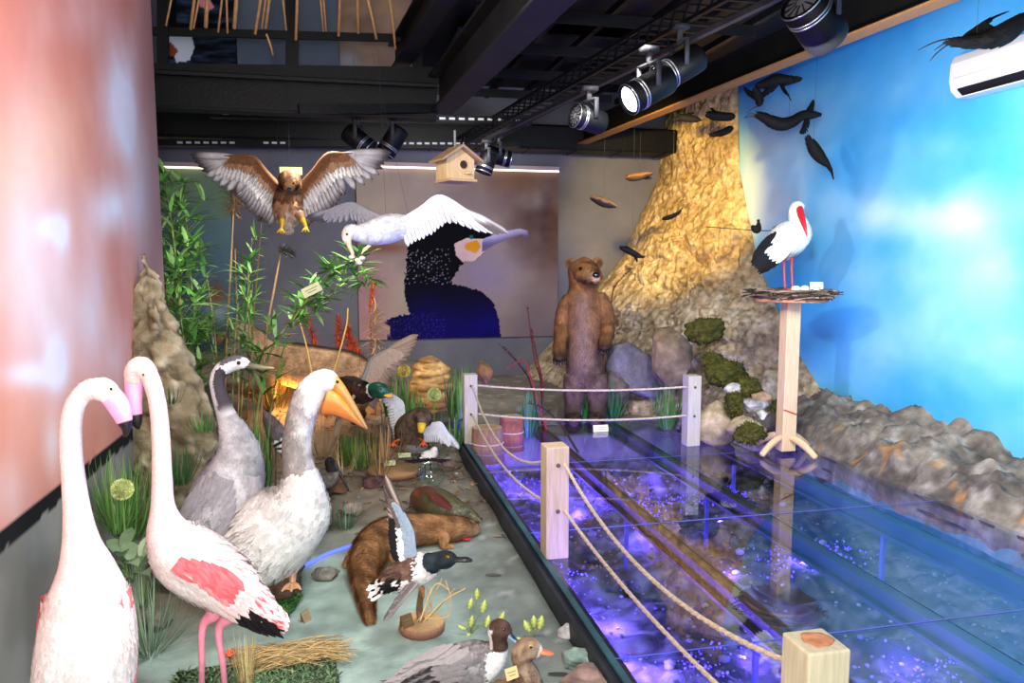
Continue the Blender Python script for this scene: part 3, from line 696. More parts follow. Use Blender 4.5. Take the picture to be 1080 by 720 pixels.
# --- common crane
dc = 4.1; bc_ = G(232, 632); 
t = thing('crane', (bc_[0], bc_[1], 0), 'slender grey crane with white cheek stripe, standing behind the upright flamingo', 'bird')
P, r = pxs([(196, 588, 4), (204, 574, 16), (220, 552, 30), (236, 528, 38), (248, 500, 33), (252, 478, 24), (248, 460, 17), (242, 446, 12.5), (236, 430, 9.5), (231, 414, 8.5), (229, 401, 8), (233, 391, 8), (243, 384, 8.5), (253, 382, 8), (262, 385, 4.5)], dc)
GREY = (202, 198, 202)
def crc(u, p, n):
    px, py = pr(p)
    if u > .86 and px > 226 and py > 380 + (px - 240) * -.35 + 3 and py < 398 + (240 - px) * .6: return (240, 238, 240)
    if u > .86: return (96, 90, 96)
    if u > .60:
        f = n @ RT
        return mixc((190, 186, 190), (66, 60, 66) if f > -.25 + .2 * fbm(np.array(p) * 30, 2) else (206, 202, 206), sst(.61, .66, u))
    return mixc(GREY, (150, 146, 150), .4 + fbm(np.array(p) * 7, 4))
mb = MB(); sf = loft(mb, P, r, r * .95, crc, N=90, K=24); flakes(mb, sf, 2600, .075, .028, .005, crc, 0, .55); flakes(mb, sf, 800, .022, .009, .002, crc, .55, .95); mb.build('body', FEATH, t)
folded(t, D(238, 500, dc - .17), D(200, 586, dc - .10), .26, CAMV, .15, .05, lambda u, q, tt, qq: jit((176 - 16 * abs(qq), 172 - 16 * abs(qq), 178 - 16 * abs(qq)), .05), (11, 7), .03)
folded(t, D(266, 500, dc - .08), D(250, 592, dc - .05), .16, CAMV + RT * .8, .15, .05, lambda u, q, tt, qq: jit((182 - 20 * abs(qq), 178 - 20 * abs(qq), 184 - 20 * abs(qq)), .05), (10, 5), .03)
m = MB(); bP, br = pxs([(258, 384.5, 5), (266, 386, 3.6), (278, 387.5, 2.2), (289, 388, .8)], dc); loft(m, bP, br * .8, br, lambda u, p, n: mixc((70, 66, 60), (160, 160, 120), u), N=20, K=12); m.build('bill', HORN, t)
eye(t, D(252, 382.5, dc - .045), .010, (170, 30, 40), CAMV)
for s in (0, 14): leg(t, [D(222 + s, 575, dc), D(220 + s, 592, dc), A3(bc_[0] + .07 * (s > 0) - .03, bc_[1] + .06, .30), A3(bc_[0] + .07 * (s > 0) - .03, bc_[1], .012)], [.06, .035, .014, .012], (60, 56, 56), None, True, .09)

# --- pelican
dp = 3.95; bp_ = G(292, 640)
t = thing('pelican', (bp_[0], bp_[1], 0), 'large pale pelican with long orange throat pouch, resting on brown rocks', 'bird')
P, r = pxs([(238, 622, 4), (250, 608, 16), (270, 584, 36), (292, 560, 47), (312, 538, 40), (318, 515, 25), (315, 494, 17.5), (313, 472, 16), (315, 452, 15.5), (320, 432, 16), (328, 414, 16), (338, 404, 14.5), (347, 402, 13), (354, 403, 8)], dp)
def pec(u, p, n):
    px, py = pr(p); g = fbm(np.array(p) * 16, 4)
    if u > .84: return mixc((246, 242, 240), (222, 216, 212), .4 + g)
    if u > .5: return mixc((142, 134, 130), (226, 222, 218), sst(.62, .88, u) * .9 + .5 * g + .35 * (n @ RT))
    return mixc((232, 229, 224), (198, 192, 186), .3 + .8 * g)
mb = MB(); sf = loft(mb, P, r, r * .95, pec, N=90, K=26); flakes(mb, sf, 2200, .085, .03, .007, pec, 0, .5); flakes(mb, sf, 2200, .026, .010, .006, pec, .48, .97); 
for k in range(60):
    a = R.uniform(-.9, .9); feather(mb, D(338 + R.uniform(-6, 8), 394 + R.uniform(-2, 8), dp - R.uniform(-.05, .06)), nrm(-RT * .8 - UP * .5 + FW * a * .4), UP, .05, .010, lambda tt, q: (244, 240, 238), seg=4)
mb.build('body', FEATH, t)
folded(t, D(300, 530, dp - .17), D(246, 614, dp - .08), .30, CAMV + UP * .25, .17, .055, lambda u, q, tt, qq: jit(mixc((236, 233, 229), (196, 190, 186), .55 * abs(qq) + .35 * u), .05), (12, 7), .035)
m = MB(); U0 = [(351, 402), (358, 409), (366, 420), (376, 436), (387, 452)]
bP, br = pxs([(x, y, w) for (x, y), w in zip(U0, (6, 5, 4, 3.2, 1.2))], dp - .015); loft(m, bP, br * 1.25, br * .62, lambda u, p, n: mixc((206, 146, 60), (150, 116, 70), u), N=24, K=14, up=CAMV); m.build('upper_bill', HORN, t)
m = MB(); lo = [(338, 437), (352, 438), (364, 442), (375, 447), (386, 453)]; up_ = [(346, 409), (356, 414), (365, 424), (375, 438), (386, 452)]
NN = 26; KK = 16; A_ = resample([(*a, 0) for a in up_], NN); B_ = resample([(*a, 0) for a in lo], NN); V = []; cs = []
for i in range(NN):
    u = i / (NN - 1)
    for k in range(KK):
        th = 2 * math.pi * k / KK; w = .5 - .5 * math.cos(th); x, y = A_[i, :2] + (B_[i, :2] - A_[i, :2]) * w; th_ = math.sin(th) * .05 * (1 - u) ** .6 * (1 - .35 * w)
        V.append(D(x, y, dp - .01 + th_)); cs.append(mixc(mixc((226, 146, 44), (214, 124, 62), w), (150, 96, 60), .6 * u * u + .2 * fbm((u * 4, w * 3, 1), 3)))
m.add(V, [(i * KK + k, i * KK + (k + 1) % KK, (i + 1) * KK + (k + 1) % KK, (i + 1) * KK + k) for i in range(NN - 1) for k in range(KK)] + [tuple(range(KK))], cs); m.build('throat_pouch', HORN, t)
eye(t, D(356, 402.5, dp - .055), .008, (150, 30, 30), CAMV)
for s in (-.07, .08): leg(t, [D(285 + s * 200, 590, dp), A3(bp_[0] + s, bp_[1] + .05, .20), A3(bp_[0] + s, bp_[1], .115)], [.06, .03, .016], (200, 150, 110), None, True, .09, None, 'leg', True)

# --- hanging birds
def hang(parent, p, top=3.3, dx=.0, name='wire'):
    mb = MB(); p = np.array(p); mb.tube([p, p + A3(dx, 0, top - p[2])], .0009, (48, 48, 52), 5, 2); mb.build(name, BLACK, parent)
db = 6.0; c0 = D(305, 212, db)
t = thing('buzzard', D(306, 238, db), 'brown buzzard with raised pale wings, hung on wires before the grey wall', 'bird')
BR = (120, 82, 54)
P, r = pxs([(303, 238, 3, .10), (303, 230, 11, .06), (304, 218, 15.5), (306, 205, 15), (306, 196, 12, -.05), (305, 190, 11, -.10), (305, 194, 10, -.16), (305, 199, 4, -.21)], db)
def buz(u, p, n):
    px, py = pr(p); g = fbm(np.array(p) * 22, 3)
    if py < 204 and abs(px - 305) < 6: return mixc((170, 132, 96), (110, 76, 50), .4 + 1.2 * g)
    if py > 222: return mixc((200, 186, 170), (150, 112, 82), .4 + g)
    if py > 213: return mixc((176, 130, 92), (112, 74, 48), .5 + g)
    return mixc((128, 88, 56), (78, 50, 32), .5 + 1.2 * g)
mb = MB(); sf = loft(mb, P, r, r * .9, buz, N=60, K=22); flakes(mb, sf, 1500, .05, .022, .008, buz, 0, .97); mb.build('body', FEATH, t)
for s, (rt_, wr, tp, tr) in ((-1, ((293, 196), (267, 166), (216, 163), (-.25, -1))), (1, ((318, 196), (346, 163), (389, 161), (.16, -1)))):
    def wc(kind, u, tt, q):
        if kind == 'c': return jit((122, 82, 52), .15)
        bar = .5 + .5 * math.sin(tt * 34)
        c = mixc((222, 218, 216), (104, 98, 96), (.22 * bar + .95 * sst(.35, 1, abs(q))))
        return mixc(c, (52, 46, 46), sst(.80, .95, tt) if kind == 's' else sst(.62 if u > .5 else .86, .98, tt))
    mb = MB(); rw, ww, tw = D(*rt_, db), D(*wr, db - .08), D(*tp, db - .02)
    wing(mb, rw, ww, tw, RT * tr[0] + UP * tr[1], 10, 12, .40 if s < 0 else .37, .34, .060, wc, arm=.035, hand=.38, nn=CAMV, covcol=lambda u, rr, q: mixc((214, 210, 206), (128, 120, 116), sst(.4, 1, abs(q))) if rr == 0 else (jit((150, 112, 82), .2) if rr < 2 else jit((112, 74, 46), .15)), armcol=(120, 80, 50))
    mb.build('wing', FEATH, t)
mb = MB()
for k in range(9): feather(mb, D(302, 229, db + .09), nrm(-UP + RT * (k - 4) * .09), CAMV, .15, .04, lambda tt, q: mixc((180, 164, 150), (96, 76, 62), .5 + .5 * math.sin(tt * 40)))
mb.build('tail', FEATH, t)
m = MB(); bP, br = pxs([(305, 197, 3, -.19), (305, 200, 2.4, -.215), (305, 203.5, .6, -.215)], db); loft(m, bP, br, br, (40, 38, 40), N=10, K=9); m.build('bill', HORN, t)
m = MB(); sphere(m, D(305, 197.5, db - .20), .018, (216, 176, 70), 8, (1.2, 1, .8)); m.build('cere', HORN, t)
for s in (-4.5, 4.5): eye(t, D(305 + s, 193.5, db - .215), .012, (206, 150, 50), CAMV + RT * s * .1)
YEL = (226, 178, 30)
for a, b, c in (((298, 226), (298, 233), (297, 241)), ((316, 226), (320, 233), (323, 240))):
    m = MB(); P_ = [D(*a, db - .05), D(*b, db - .08), D(*c, db - .09)]; loft(m, P_, [.045, .02, .012], [.045, .02, .012], lambda u, p, n: (146, 104, 70) if u < .45 else YEL, N=14, K=9)
    for k in (-1, 0, 1): q = P_[-1] + RT * k * .03 - UP * .04 + CAMV * .02; loft(m, [P_[-1], (P_[-1] + q) / 2 + CAMV * .012, q, q - UP * .012], [.010, .008, .005, .001], [.010, .008, .005, .001], lambda u, p, n: YEL if u < .75 else (24, 22, 22), N=10, K=7)
    m.build('leg', HORN, t)
hang(t, D(306, 190, db), 3.2)
# white vulture-like bird
dw = 5.5
t = thing('white_bird', D(408, 252, dw), 'white bird with broad drooping wings, hung before the cormorant panel', 'bird')
P, r = pxs([(440, 238, 4, .22), (430, 239, 9, .16), (416, 240, 14, .08), (402, 243, 15, .0), (388, 246, 12.5, -.08), (377, 246, 9, -.13), (369, 245, 7.5, -.17), (366, 251, 5.5, -.19), (367, 256, 3.5, -.2)], dw)
wcol = lambda u, p, n: mixc((230, 230, 230), (198, 196, 198), .4 + fbm(np.array(p) * 18, 3)) if u < .86 else (236, 220, 206)
mb = MB(); sf = loft(mb, P, r, r, wcol, N=60, K=22); flakes(mb, sf, 1500, .05, .02, .005, wcol, 0, .9); mb.build('body', FEATH, t)
def wwc(kind, u, tt, q):
    if kind == 'c': return mixc((232, 232, 236), (178, 178, 188), sst(.4, 1, abs(q)))
    c = mixc((232, 232, 236), (140, 140, 150), sst(.35, 1, abs(q)))
    if kind == 'p' and u > .72: return mixc(c, (84, 78, 76), sst(.3, .6, tt) * (.9 if q > -.4 else .35))
    return c
mb = MB(); wing(mb, D(424, 233, dw + .05), D(464, 207, dw - .05), D(536, 246, dw - .20), -UP + RT * .22 - CAMV * .1, 10, 12, .33, .20, .046, wwc, arm=.03, hand=.42, nn=CAMV); mb.build('wing', FEATH, t)
def wwc2(kind, u, tt, q):
    if kind == 'c': return jit((156, 156, 164), .07)
    return mixc(mixc((170, 170, 178), (92, 90, 98), sst(.3, 1, abs(q))), (84, 82, 88), sst(.4, .8, tt) * (u > .5) * (kind == 'p'))
mb = MB(); wing(mb, D(408, 232, dw + .08), D(370, 214, dw + .20), D(314, 232, dw + .30), -UP + RT * .30, 10, 11, .20, .13, .042, wwc2, arm=.02, hand=.42, nn=CAMV); mb.build('wing', FEATH, t)
m = MB(); bP, br = pxs([(367, 254, 3.4, -.2), (369, 261, 2.6, -.22), (372, 268, 1.8, -.22), (371, 272, .6, -.22)], dw); loft(m, bP, br, br, (214, 196, 160), N=14, K=9); m.build('bill', HORN, t)
eye(t, D(366, 247, dw - .235), .008, (190, 120, 40), CAMV)
mb = MB()
for k in range(8): feather(mb, D(434, 239, dw + .2), nrm(RT + UP * (-.1 + (k - 4) * .06) + FW * .5), UP, .16, .045, lambda tt, q: (238, 238, 240))
mb.build('tail', FEATH, t)
m = MB(); 
for k, (a, b) in enumerate(((371, 271), (377, 274), (382, 272), (379, 277))): sphere(m, D(a, b, dw - .22), .018, (226, 212, 190), 6, (1.3, .8, .8))
m.build('prey', HORN, t, label='pale scrap held under the bill')
hang(t, D(407, 230, dw), 3.25, -.03); hang(t, D(432, 233, dw + .1), 3.25, -.25)

# --- standing brown bear
bb = G(617, 446, .10); bb[2] = zt(bb[0], bb[1]); dB = dep(bb)
t = thing('bear', bb, 'young brown bear standing on its hind legs at the far end of the walkway', 'bear')
def bcol(u, p, n):
    px, py = pr(p); g = fbm(np.array(p) * 12, 3)
    head = mixc((158, 108, 66), (110, 72, 44), .5 + g); low = mixc((116, 92, 82), (78, 60, 52), .5 + g)
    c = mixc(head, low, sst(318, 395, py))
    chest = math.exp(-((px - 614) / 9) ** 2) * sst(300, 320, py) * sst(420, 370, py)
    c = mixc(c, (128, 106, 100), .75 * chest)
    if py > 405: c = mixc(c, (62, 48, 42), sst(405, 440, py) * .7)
    return c
def arm_col(u, p, n):
    return mixc(mixc((150, 104, 64), (112, 76, 48), .5 + fbm(np.array(p) * 12, 3)), (70, 50, 38), sst(.8, 1, u))
mb = MB(); SF = []
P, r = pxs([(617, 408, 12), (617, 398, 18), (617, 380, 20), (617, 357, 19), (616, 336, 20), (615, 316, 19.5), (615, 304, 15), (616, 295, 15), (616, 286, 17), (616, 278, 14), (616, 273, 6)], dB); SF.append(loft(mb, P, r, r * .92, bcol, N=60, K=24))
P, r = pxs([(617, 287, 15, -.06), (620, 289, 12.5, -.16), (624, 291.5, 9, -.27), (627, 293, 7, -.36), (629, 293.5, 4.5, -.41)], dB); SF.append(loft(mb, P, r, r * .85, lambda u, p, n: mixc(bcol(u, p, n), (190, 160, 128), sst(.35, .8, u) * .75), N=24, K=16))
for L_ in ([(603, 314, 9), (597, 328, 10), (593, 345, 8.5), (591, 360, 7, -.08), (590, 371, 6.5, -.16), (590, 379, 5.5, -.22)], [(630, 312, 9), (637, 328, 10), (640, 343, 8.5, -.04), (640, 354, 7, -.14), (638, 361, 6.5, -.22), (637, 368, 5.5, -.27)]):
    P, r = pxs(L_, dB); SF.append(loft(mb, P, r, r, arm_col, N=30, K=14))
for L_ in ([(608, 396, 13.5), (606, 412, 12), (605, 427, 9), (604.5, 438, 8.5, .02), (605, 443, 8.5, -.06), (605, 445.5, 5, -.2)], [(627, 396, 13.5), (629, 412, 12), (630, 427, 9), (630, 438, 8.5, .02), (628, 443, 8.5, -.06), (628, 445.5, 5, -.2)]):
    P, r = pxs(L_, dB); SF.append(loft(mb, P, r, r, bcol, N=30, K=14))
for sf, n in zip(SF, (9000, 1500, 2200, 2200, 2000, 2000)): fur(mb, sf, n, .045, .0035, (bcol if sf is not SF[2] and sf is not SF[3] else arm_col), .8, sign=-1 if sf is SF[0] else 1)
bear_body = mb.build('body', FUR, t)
for a, s in (((602.5, 278), -1), ((630, 277), 1)):
    m = MB(); p = D(*a, dB + .02); lathe(m, p - CAMV * .02, [(.0, .045, (70, 48, 34)), (.028, .05, (92, 62, 42)), (.052, .035, (150, 104, 66)), (.060, .01, (140, 96, 60)), (.05, -.015, (130, 88, 56)), (0, -.02)], (140, 96, 60), 18, nrm(CAMV + RT * s * .5))
    m.build('ear', FUR, t)
m = MB(); sphere(m, D(629, 290, dB - .43), .036, (22, 18, 18), 8, (1.1, .8, .8)); m.build('nose', GLOSS, t)
m = MB(); bP = [D(621, 297, dB - .31), D(626, 299, dB - .40), D(632, 297.5, dB - .40)]; loft(m, bP, [.008, .012, .008], [.006, .008, .006], (60, 40, 40), N=10, K=8); m.build('mouth', GLOSS, t)
eye(t, D(612.5, 283.5, dB - .215), .019, (60, 40, 24), CAMV); eye(t, D(626, 283.5, dB - .20), .019, (60, 40, 24), CAMV + RT * .4)
for (x, y, dd) in ((590, 380, -.24), (637, 369, -.29)):
    for k in range(5):
        p = D(x - 6 + 3 * k, y - abs(k - 2) * .6, dB + dd); m = MB(); loft(m, [p, p - UP * .03 + CAMV * .02, p - UP * .06 + CAMV * .015], [.012, .009, .001], [.012, .009, .001], (30, 26, 26), N=8, K=8); m.build('claw', GLOSS, bear_body)

# --- stork on its nest
pb_ = A3(3.69, 5.74, GZ); dS = dep(pb_); NZ = D(833, 309, dS); nx, ny = pb_[0], pb_[1]; nz = NZ[2]
t = thing('nest_pole', pb_, 'pale timber pole with curved feet and a round top carrying the nest', 'pole')
m = MB(); m.box((nx, ny, (GZ + nz - .06) / 2 + .02), (.13, .11, nz - .06 - GZ - .02), (216, 186, 146)); m.build('post', WOOD, t, False, bevel=.005)
m = MB(); m.box((nx, ny, GZ + .37), (.134, .114, .012), (166, 62, 50), np.array(Matrix.Rotation(.35, 3, 'Y'))); m.build('red_mark', PAINT, t, False, label='short red paint mark across the post')
for a in range(4):
    d_ = A3(math.cos(a * math.pi / 2 + .35), math.sin(a * math.pi / 2 + .35), 0); m = MB(); o = A3(nx, ny, GZ)
    loft(m, [o + d_ * .04 + A3(0, 0, .15), o + d_ * .13 + A3(0, 0, .13), o + d_ * .22 + A3(0, 0, .085), o + d_ * .30 + A3(0, 0, .028)], [.024, .026, .026, .026], [.024, .034, .032, .026], (214, 182, 140), N=16, K=8, up=(0, 0, 1)); m.build('foot', WOOD, t)
m = MB(); lathe(m, (nx, ny, nz - .06), [(0, 0), (.30, 0), (.30, .022), (0, .022)], (186, 130, 92), 36); m.build('round_top', WOOD, t, False)
m = MB()
for i in range(520):
    a = R.uniform(0, 6.283); rr = .33 * math.sqrt(R.uniform(.15, 1.05)); z = nz - .035 + .06 * R.random() * (1.15 - (rr / .36 - .75) ** 2) + .0; an = a + math.pi / 2 + R.uniform(-.7, .7); L_ = R.uniform(.10, .28)
    p = A3(nx + rr * math.cos(a), ny + rr * math.sin(a), z); dd = A3(math.cos(an), math.sin(an), R.uniform(-.15, .15)) * L_ / 2
    m.tube([p - dd, p + dd * .1 + A3(0, 0, .008), p + dd], R.uniform(.0025, .006), jit(R.choice([(110, 90, 72), (84, 70, 58), (150, 134, 116), (62, 50, 42)]), .15), 5, 4)
lathe(m, (nx, ny, nz - .036), [(.30, 0), (.33, .03), (.27, .06), (.12, .045), (0, .04)], (84, 70, 56), 30)
solo(m, 'nest', BARK, (nx, ny, nz - .038), 'round twig nest on top of the timber pole', 'nest', smooth=False)
for k, (x, y) in enumerate(((-.03, -.11), (.06, -.10))):
    m = MB(); p = A3(nx + x, ny + y, nz + .045); sphere(m, p, .03, (238, 236, 228), 10, (1.35, .95, .95)); solo(m, 'egg', PLAST, p - A3(0, 0, .028), ('white egg in the nest, directly below the stork' if k == 0 else 'white egg in the nest, beside the small card'), 'egg')
sb = A3(nx, ny, nz + .02)
t = thing('stork', sb, 'white stork with black wing tips and red bill, standing in the nest', 'bird')
P, r = pxs([(808, 272, 3, .02), (814, 266, 10), (822, 258, 18), (832, 252, 21), (841, 246, 17), (843, 238, 11), (840, 230, 8.5), (839, 224, 8), (841, 219, 8), (845, 221, 6)], dS)
stc = lambda u, p, n: mixc((248, 247, 246), (220, 216, 214), .35 + fbm(np.array(p) * 20, 3))
mb = MB(); sf = loft(mb, P, r, r * .9, stc, N=60, K=22); flakes(mb, sf, 1500, .06, .022, .008, stc, 0, .8); mb.build('body', FEATH, t)
folded(t, D(832, 246, dS - .13), D(806, 273, dS - .06), .22, CAMV + UP * .2, .11, .04, lambda u, q, tt, qq: (20, 20, 24) if (u > .62 or q < -.45 and u > .2) else jit((246, 245, 244), .03), (9, 7), .02)
m = MB(); bP, br = pxs([(843, 221, 5, -.05), (846, 230, 3.8, -.13), (849, 240, 2.4, -.18), (851, 249, .6, -.20)], dS); loft(m, bP, br * .8, br, (206, 34, 44), N=16, K=10); m.build('bill', HORN, t)
eye(t, D(841, 220.5, dS - .065), .007, (40, 30, 30), CAMV)
for a, b in (((827, 268), (828, 299)), ((835, 268), (836, 297))):
    e = D(*b, dS); e[2] = nz + .035; leg(t, [D(*a, dS), D((a[0] + b[0]) / 2 - .6, 281, dS + .02), e], [.016, .010, .008], (196, 60, 70), None, True, .06)

# --- otter
def onfloor(L):
    P = []; r = []
    for (x, y, w) in L:
        z = .02
        for _ in range(4):
            p = G(x, y, z); rr = w * dep(p) / F; z = ground(p[0], p[1]) + rr * .92
        P.append(p); r.append(rr)
    return np.array(P), np.array(r)
P, r = onfloor([(390, 655, 2), (389, 648, 5), (386, 630, 8.5), (384, 608, 13), (388, 588, 19), (400, 571, 21), (422, 561, 20), (447, 558, 17), (468, 558, 15), (483, 557, 13.5), (494, 557, 10.5), (501, 558, 6.5), (504.5, 559, 3)])
t = thing('otter', (P[5][0], P[5][1], ground(*P[5][:2])), 'brown otter lying curled on the grey ground, tail toward the viewer', 'otter')
otc = lambda u, p, n: mixc(mixc((186, 138, 92), (122, 84, 54), .5 + fbm(np.array(p) * 14, 3)), (186, 162, 134), max(0, sst(.74, .95, u)) * .75 * sst(.4, -.5, n[2]) + (0.25 * sst(.8, 1, u)))
mb = MB(); sf = loft(mb, P, r, r * .92, otc, N=80, K=22); fur(mb, sf, 18000, .042, .0026, otc, .8, 0, .9); fur(mb, sf, 1600, .012, .0015, otc, .9, .9, .99); mb.build('body', FUR, t)
for i, (u, s) in enumerate(((.42, 1), (.74, 1), (.40, -1), (.76, -1))):
    k = int(u * 79); c = sf['C'][k]; tt = sf['T'][k]; sd = nrm(np.cross(tt, (0, 0, 1))) * s; gz = ground(c[0], c[1]); m = MB(); rr = np.linalg.norm(sf['P'][k, 0] - c)
    e = c + sd * rr * 1.35; e[2] = gz + .018; L_ = [c + sd * rr * .55, c + sd * rr * 1.05 - A3(0, 0, rr * .35), e, e + nrm(tt) * .05]; s2 = loft(m, L_, [.05, .038, .022, .014], [.05, .036, .018, .010], otc, N=18, K=12); fur(m, s2, 500, .02, .002, otc, .85, sign=1); m.build('leg', FUR, t)
for s in (-1, 1):
    k = int(.90 * 79); c = sf['C'][k]; sd = nrm(np.cross(sf['T'][k], (0, 0, 1))) * s; m = MB(); sphere(m, c + sd * .042 + A3(0, 0, .042), .013, (104, 70, 46), 7); m.build('ear', FUR, t)
    k = 75; c = sf['C'][k]; eye(t, c + sd * .028 + A3(0, 0, .035), .006, (30, 22, 18), sd)
m = MB(); sphere(m, P[-1] + A3(.005, 0, .004), .014, (60, 36, 36), 8, (1, 1.2, .8)); m.build('nose', GLOSS, t)
m = MB(); p = G(488, 568, .02); loft(m, [p, p + RT * .03, p + RT * .06 + FW * .01], [.012, .016, .004], [.006, .006, .003], (214, 40, 44), N=10, K=8); m.build('tongue', GLOSS, t, label='red tongue')

# --- duck over the wood slice
df = 3.42; ws = G(445, 660, .02); ws[2] = 0
t = thing('wood_slice_stand', ws, 'round bark-edged wood slice with a twig prop, holding up the flying duck', 'stand')
m = MB(); lathe(m, ws, [(0, .0), (.105, 0, (150, 106, 84)), (.112, .02, (140, 96, 76)), (.108, .042, (168, 124, 96)), (.102, .045, (206, 168, 116)), (0, .045, (214, 178, 126))], (206, 168, 116), 34); m.build('slice', WOOD, t)
m = MB(); m.tube([ws + A3(-.0, 0, .04), ws + A3(-.01, .01, .10), D(445, 620, df)], [.020, .017, .014], (150, 116, 90), 9, 14); m.build('prop', BARK, t)
for k, L_ in enumerate(([(443, 655), (455, 622), (462, 615), (474, 622)], [(446, 656), (470, 632), (491, 620)], [(448, 652), (472, 650), (475, 630), (470, 612)], [(440, 655), (452, 640), (466, 610)], [(450, 654), (463, 640), (480, 620)], [(446, 650), (455, 645), (450, 618)])):
    m = MB(); m.tube([D(x, y, df - .02 + .02 * k) for x, y in L_], .0035, jit((200, 172, 120), .15), 6); m.build('straw', STRAW, t)
t = thing('flying_duck', D(430, 622, df), 'black and white duck with one wing raised, mounted over the wood slice', 'bird')
P, r = pxs([(398, 620, 3, .03), (408, 615, 10), (422, 608, 16), (437, 601, 19), (449, 597, 17), (456, 593, 11.5, -.02), (462, 591, 10, -.03), (470, 590, 10.5, -.04), (477, 590, 8, -.05), (481, 591, 4, -.05)], df)
def duc(u, p, n):
    px, py = pr(p); g = fbm(np.array(p) * 30, 3)
    if u > .62: return mixc((44, 58, 62), (24, 30, 34), .5 + g)
    if px < 425 and py > 609 - .0 and g > -.2: return (24, 20, 20) if px > 402 else (232, 228, 222)
    if px < 438 and py < 612: return mixc((122, 92, 78), (66, 46, 40), .5 + g)
    return mixc((246, 244, 240), (222, 218, 212), .4 + g)
mb = MB(); sf = loft(mb, P, r, r * .92, duc, N=70, K=22); flakes(mb, sf, 1500, .035, .014, .004, duc, 0, .62); flakes(mb, sf, 500, .012, .006, .001, duc, .62, .98); mb.build('body', FEATH, t)
m = MB(); bP, br = pxs([(477, 590, 5, -.05), (485, 590, 4.2, -.06), (492, 590, 4.4, -.06), (498, 591, 2, -.06)], df); loft(m, bP, br * 1.2, br * .6, (34, 36, 40), N=18, K=12); m.build('bill', HORN, t)
eye(t, D(472, 587.5, df - .085), .006, (200, 150, 40), CAMV)
def duw(kind, u, tt, q):
    if kind == 'c': return jit((132, 150, 168), .06)
    if kind == 's': return (20, 20, 22) if tt > .35 else (238, 238, 238)
    return mixc((176, 160, 150), (46, 38, 36), sst(.1, .8, abs(q)))
mb = MB(); wing(mb, D(438, 594, df - .03), D(434, 560, df + .0), D(416, 522, df + .02), -RT * .8 + UP * .25, 10, 10, .17, .125, .034, duw, arm=.016, hand=.6, nn=CAMV, covcol=lambda u, rr, q: ((236, 236, 236) if u < .6 else (96, 84, 78)) if rr == 0 else jit((138, 156, 172), .06), armcol=(140, 156, 170)); mb.build('wing', FEATH, t)
mb = MB(); wing(mb, D(440, 614, df - .09), D(430, 626, df - .13), D(407, 652, df - .10), -RT * .5 - UP * .25, 8, 6, .10, .07, .026, lambda k, u, tt, q: jit((150, 144, 142), .1) if q < .3 else (110, 104, 102), arm=.012, hand=.5, nn=CAMV, cov=True); mb.build('wing', FEATH, t)
mb = MB()
for k in range(8): feather(mb, D(404, 614 + k * 1.4, df), nrm(-RT - UP * (.1 + k * .09)), CAMV, .06 + .01 * (k % 3), .02, lambda tt, q: (236, 232, 226) if k % 3 else (30, 26, 26))
mb.build('tail', FEATH, t)
m = MB(); m.tube([D(440, 616, df - .03), D(446, 624, df - .02), D(447, 630, df - .02)], .006, (180, 110, 70), 7); m.build('leg', HORN, t)

# --- pintail drake and brown duck at the front
dq = 2.95; qb = G(500, 745)
t = thing('pintail_duck', (qb[0], qb[1], 0), 'grey duck with a brown head and white breast at the lower edge', 'bird')
P, r = pxs([(404, 721, 1.5), (428, 716, 4), (452, 710, 12), (478, 704, 22), (500, 700, 26), (516, 694, 20), (525, 684, 12.5), (525, 672, 10, -.01), (525, 664, 11.5, -.02), (531, 665, 10.5, -.03), (537, 669, 6, -.04)], dq)
def pic(u, p, n):
    px, py = pr(p); g = fbm(np.array(p) * 40, 3)
    if u > .72:
        if 514 < px < 518.5 and py > 664: return (238, 232, 228)
        return mixc((92, 66, 54), (60, 42, 36), .5 + g)
    if px > 512 and (n @ RT > -.2 or py > 690): return (242, 240, 238)
    return mixc((150, 146, 146), (104, 100, 102), .5 + g + .25 * math.sin(px * 2.2 + py))
mb = MB(); sf = loft(mb, P, r, r * .92, pic, N=70, K=22); flakes(mb, sf, 1600, .035, .014, .003, pic, 0.03, .70); flakes(mb, sf, 600, .012, .006, .001, pic, .7, .97); mb.build('body', FEATH, t)
m = MB(); bP, br = pxs([(535, 667, 5, -.03), (540, 672, 3.6, -.05), (546, 678, 2, -.06)], dq); loft(m, bP, br, br * .7, lambda u, p, n: (124, 158, 188) if n @ UP < .6 else (40, 46, 54), N=14, K=12); m.build('bill', HORN, t)
eye(t, D(531.5, 663, dq - .065), .0055, (60, 36, 20), CAMV)
folded(t, D(498, 690, dq - .09), D(440, 716, dq - .07), .15, CAMV + UP * .5, .10, .026, lambda u, q, tt, qq: mixc((150, 146, 146), (40, 38, 40), (1 if abs(qq) < .6 and u > .3 else .2)) if q > -.5 else (150, 146, 146), (8, 6), .015)
for s in (0, 14): e = G(494 + s, 738 - s * .2); e[2] = .012; leg(t, [D(492 + s, 716, dq), e], [.014, .009], (180, 90, 50), None, True, .045, None, 'leg', True)
mb = MB()
for k in range(5): feather(mb, D(432, 714 + k * .8, dq), nrm(-RT - UP * (.12 + k * .06)), UP, .12 - .015 * k, .014, lambda tt, q: (46, 42, 44) if abs(q) < .7 else (190, 186, 184))
mb.build('tail', FEATH, t)
dm = 2.85; mb_ = G(552, 752)
t = thing('brown_duck', (mb_[0], mb_[1], 0), 'plain brown duck with an orange bill, close beside the grey duck', 'bird')
P, r = pxs([(512, 742, 4, .1), (526, 738, 16, .06), (544, 734, 22), (556, 726, 18, -.04), (557, 712, 12, -.05), (551, 698, 10.5, -.05), (551, 689, 12, -.05), (558, 684, 12.5, -.06), (566, 686, 9, -.06), (571, 688, 4, -.06)], dm)
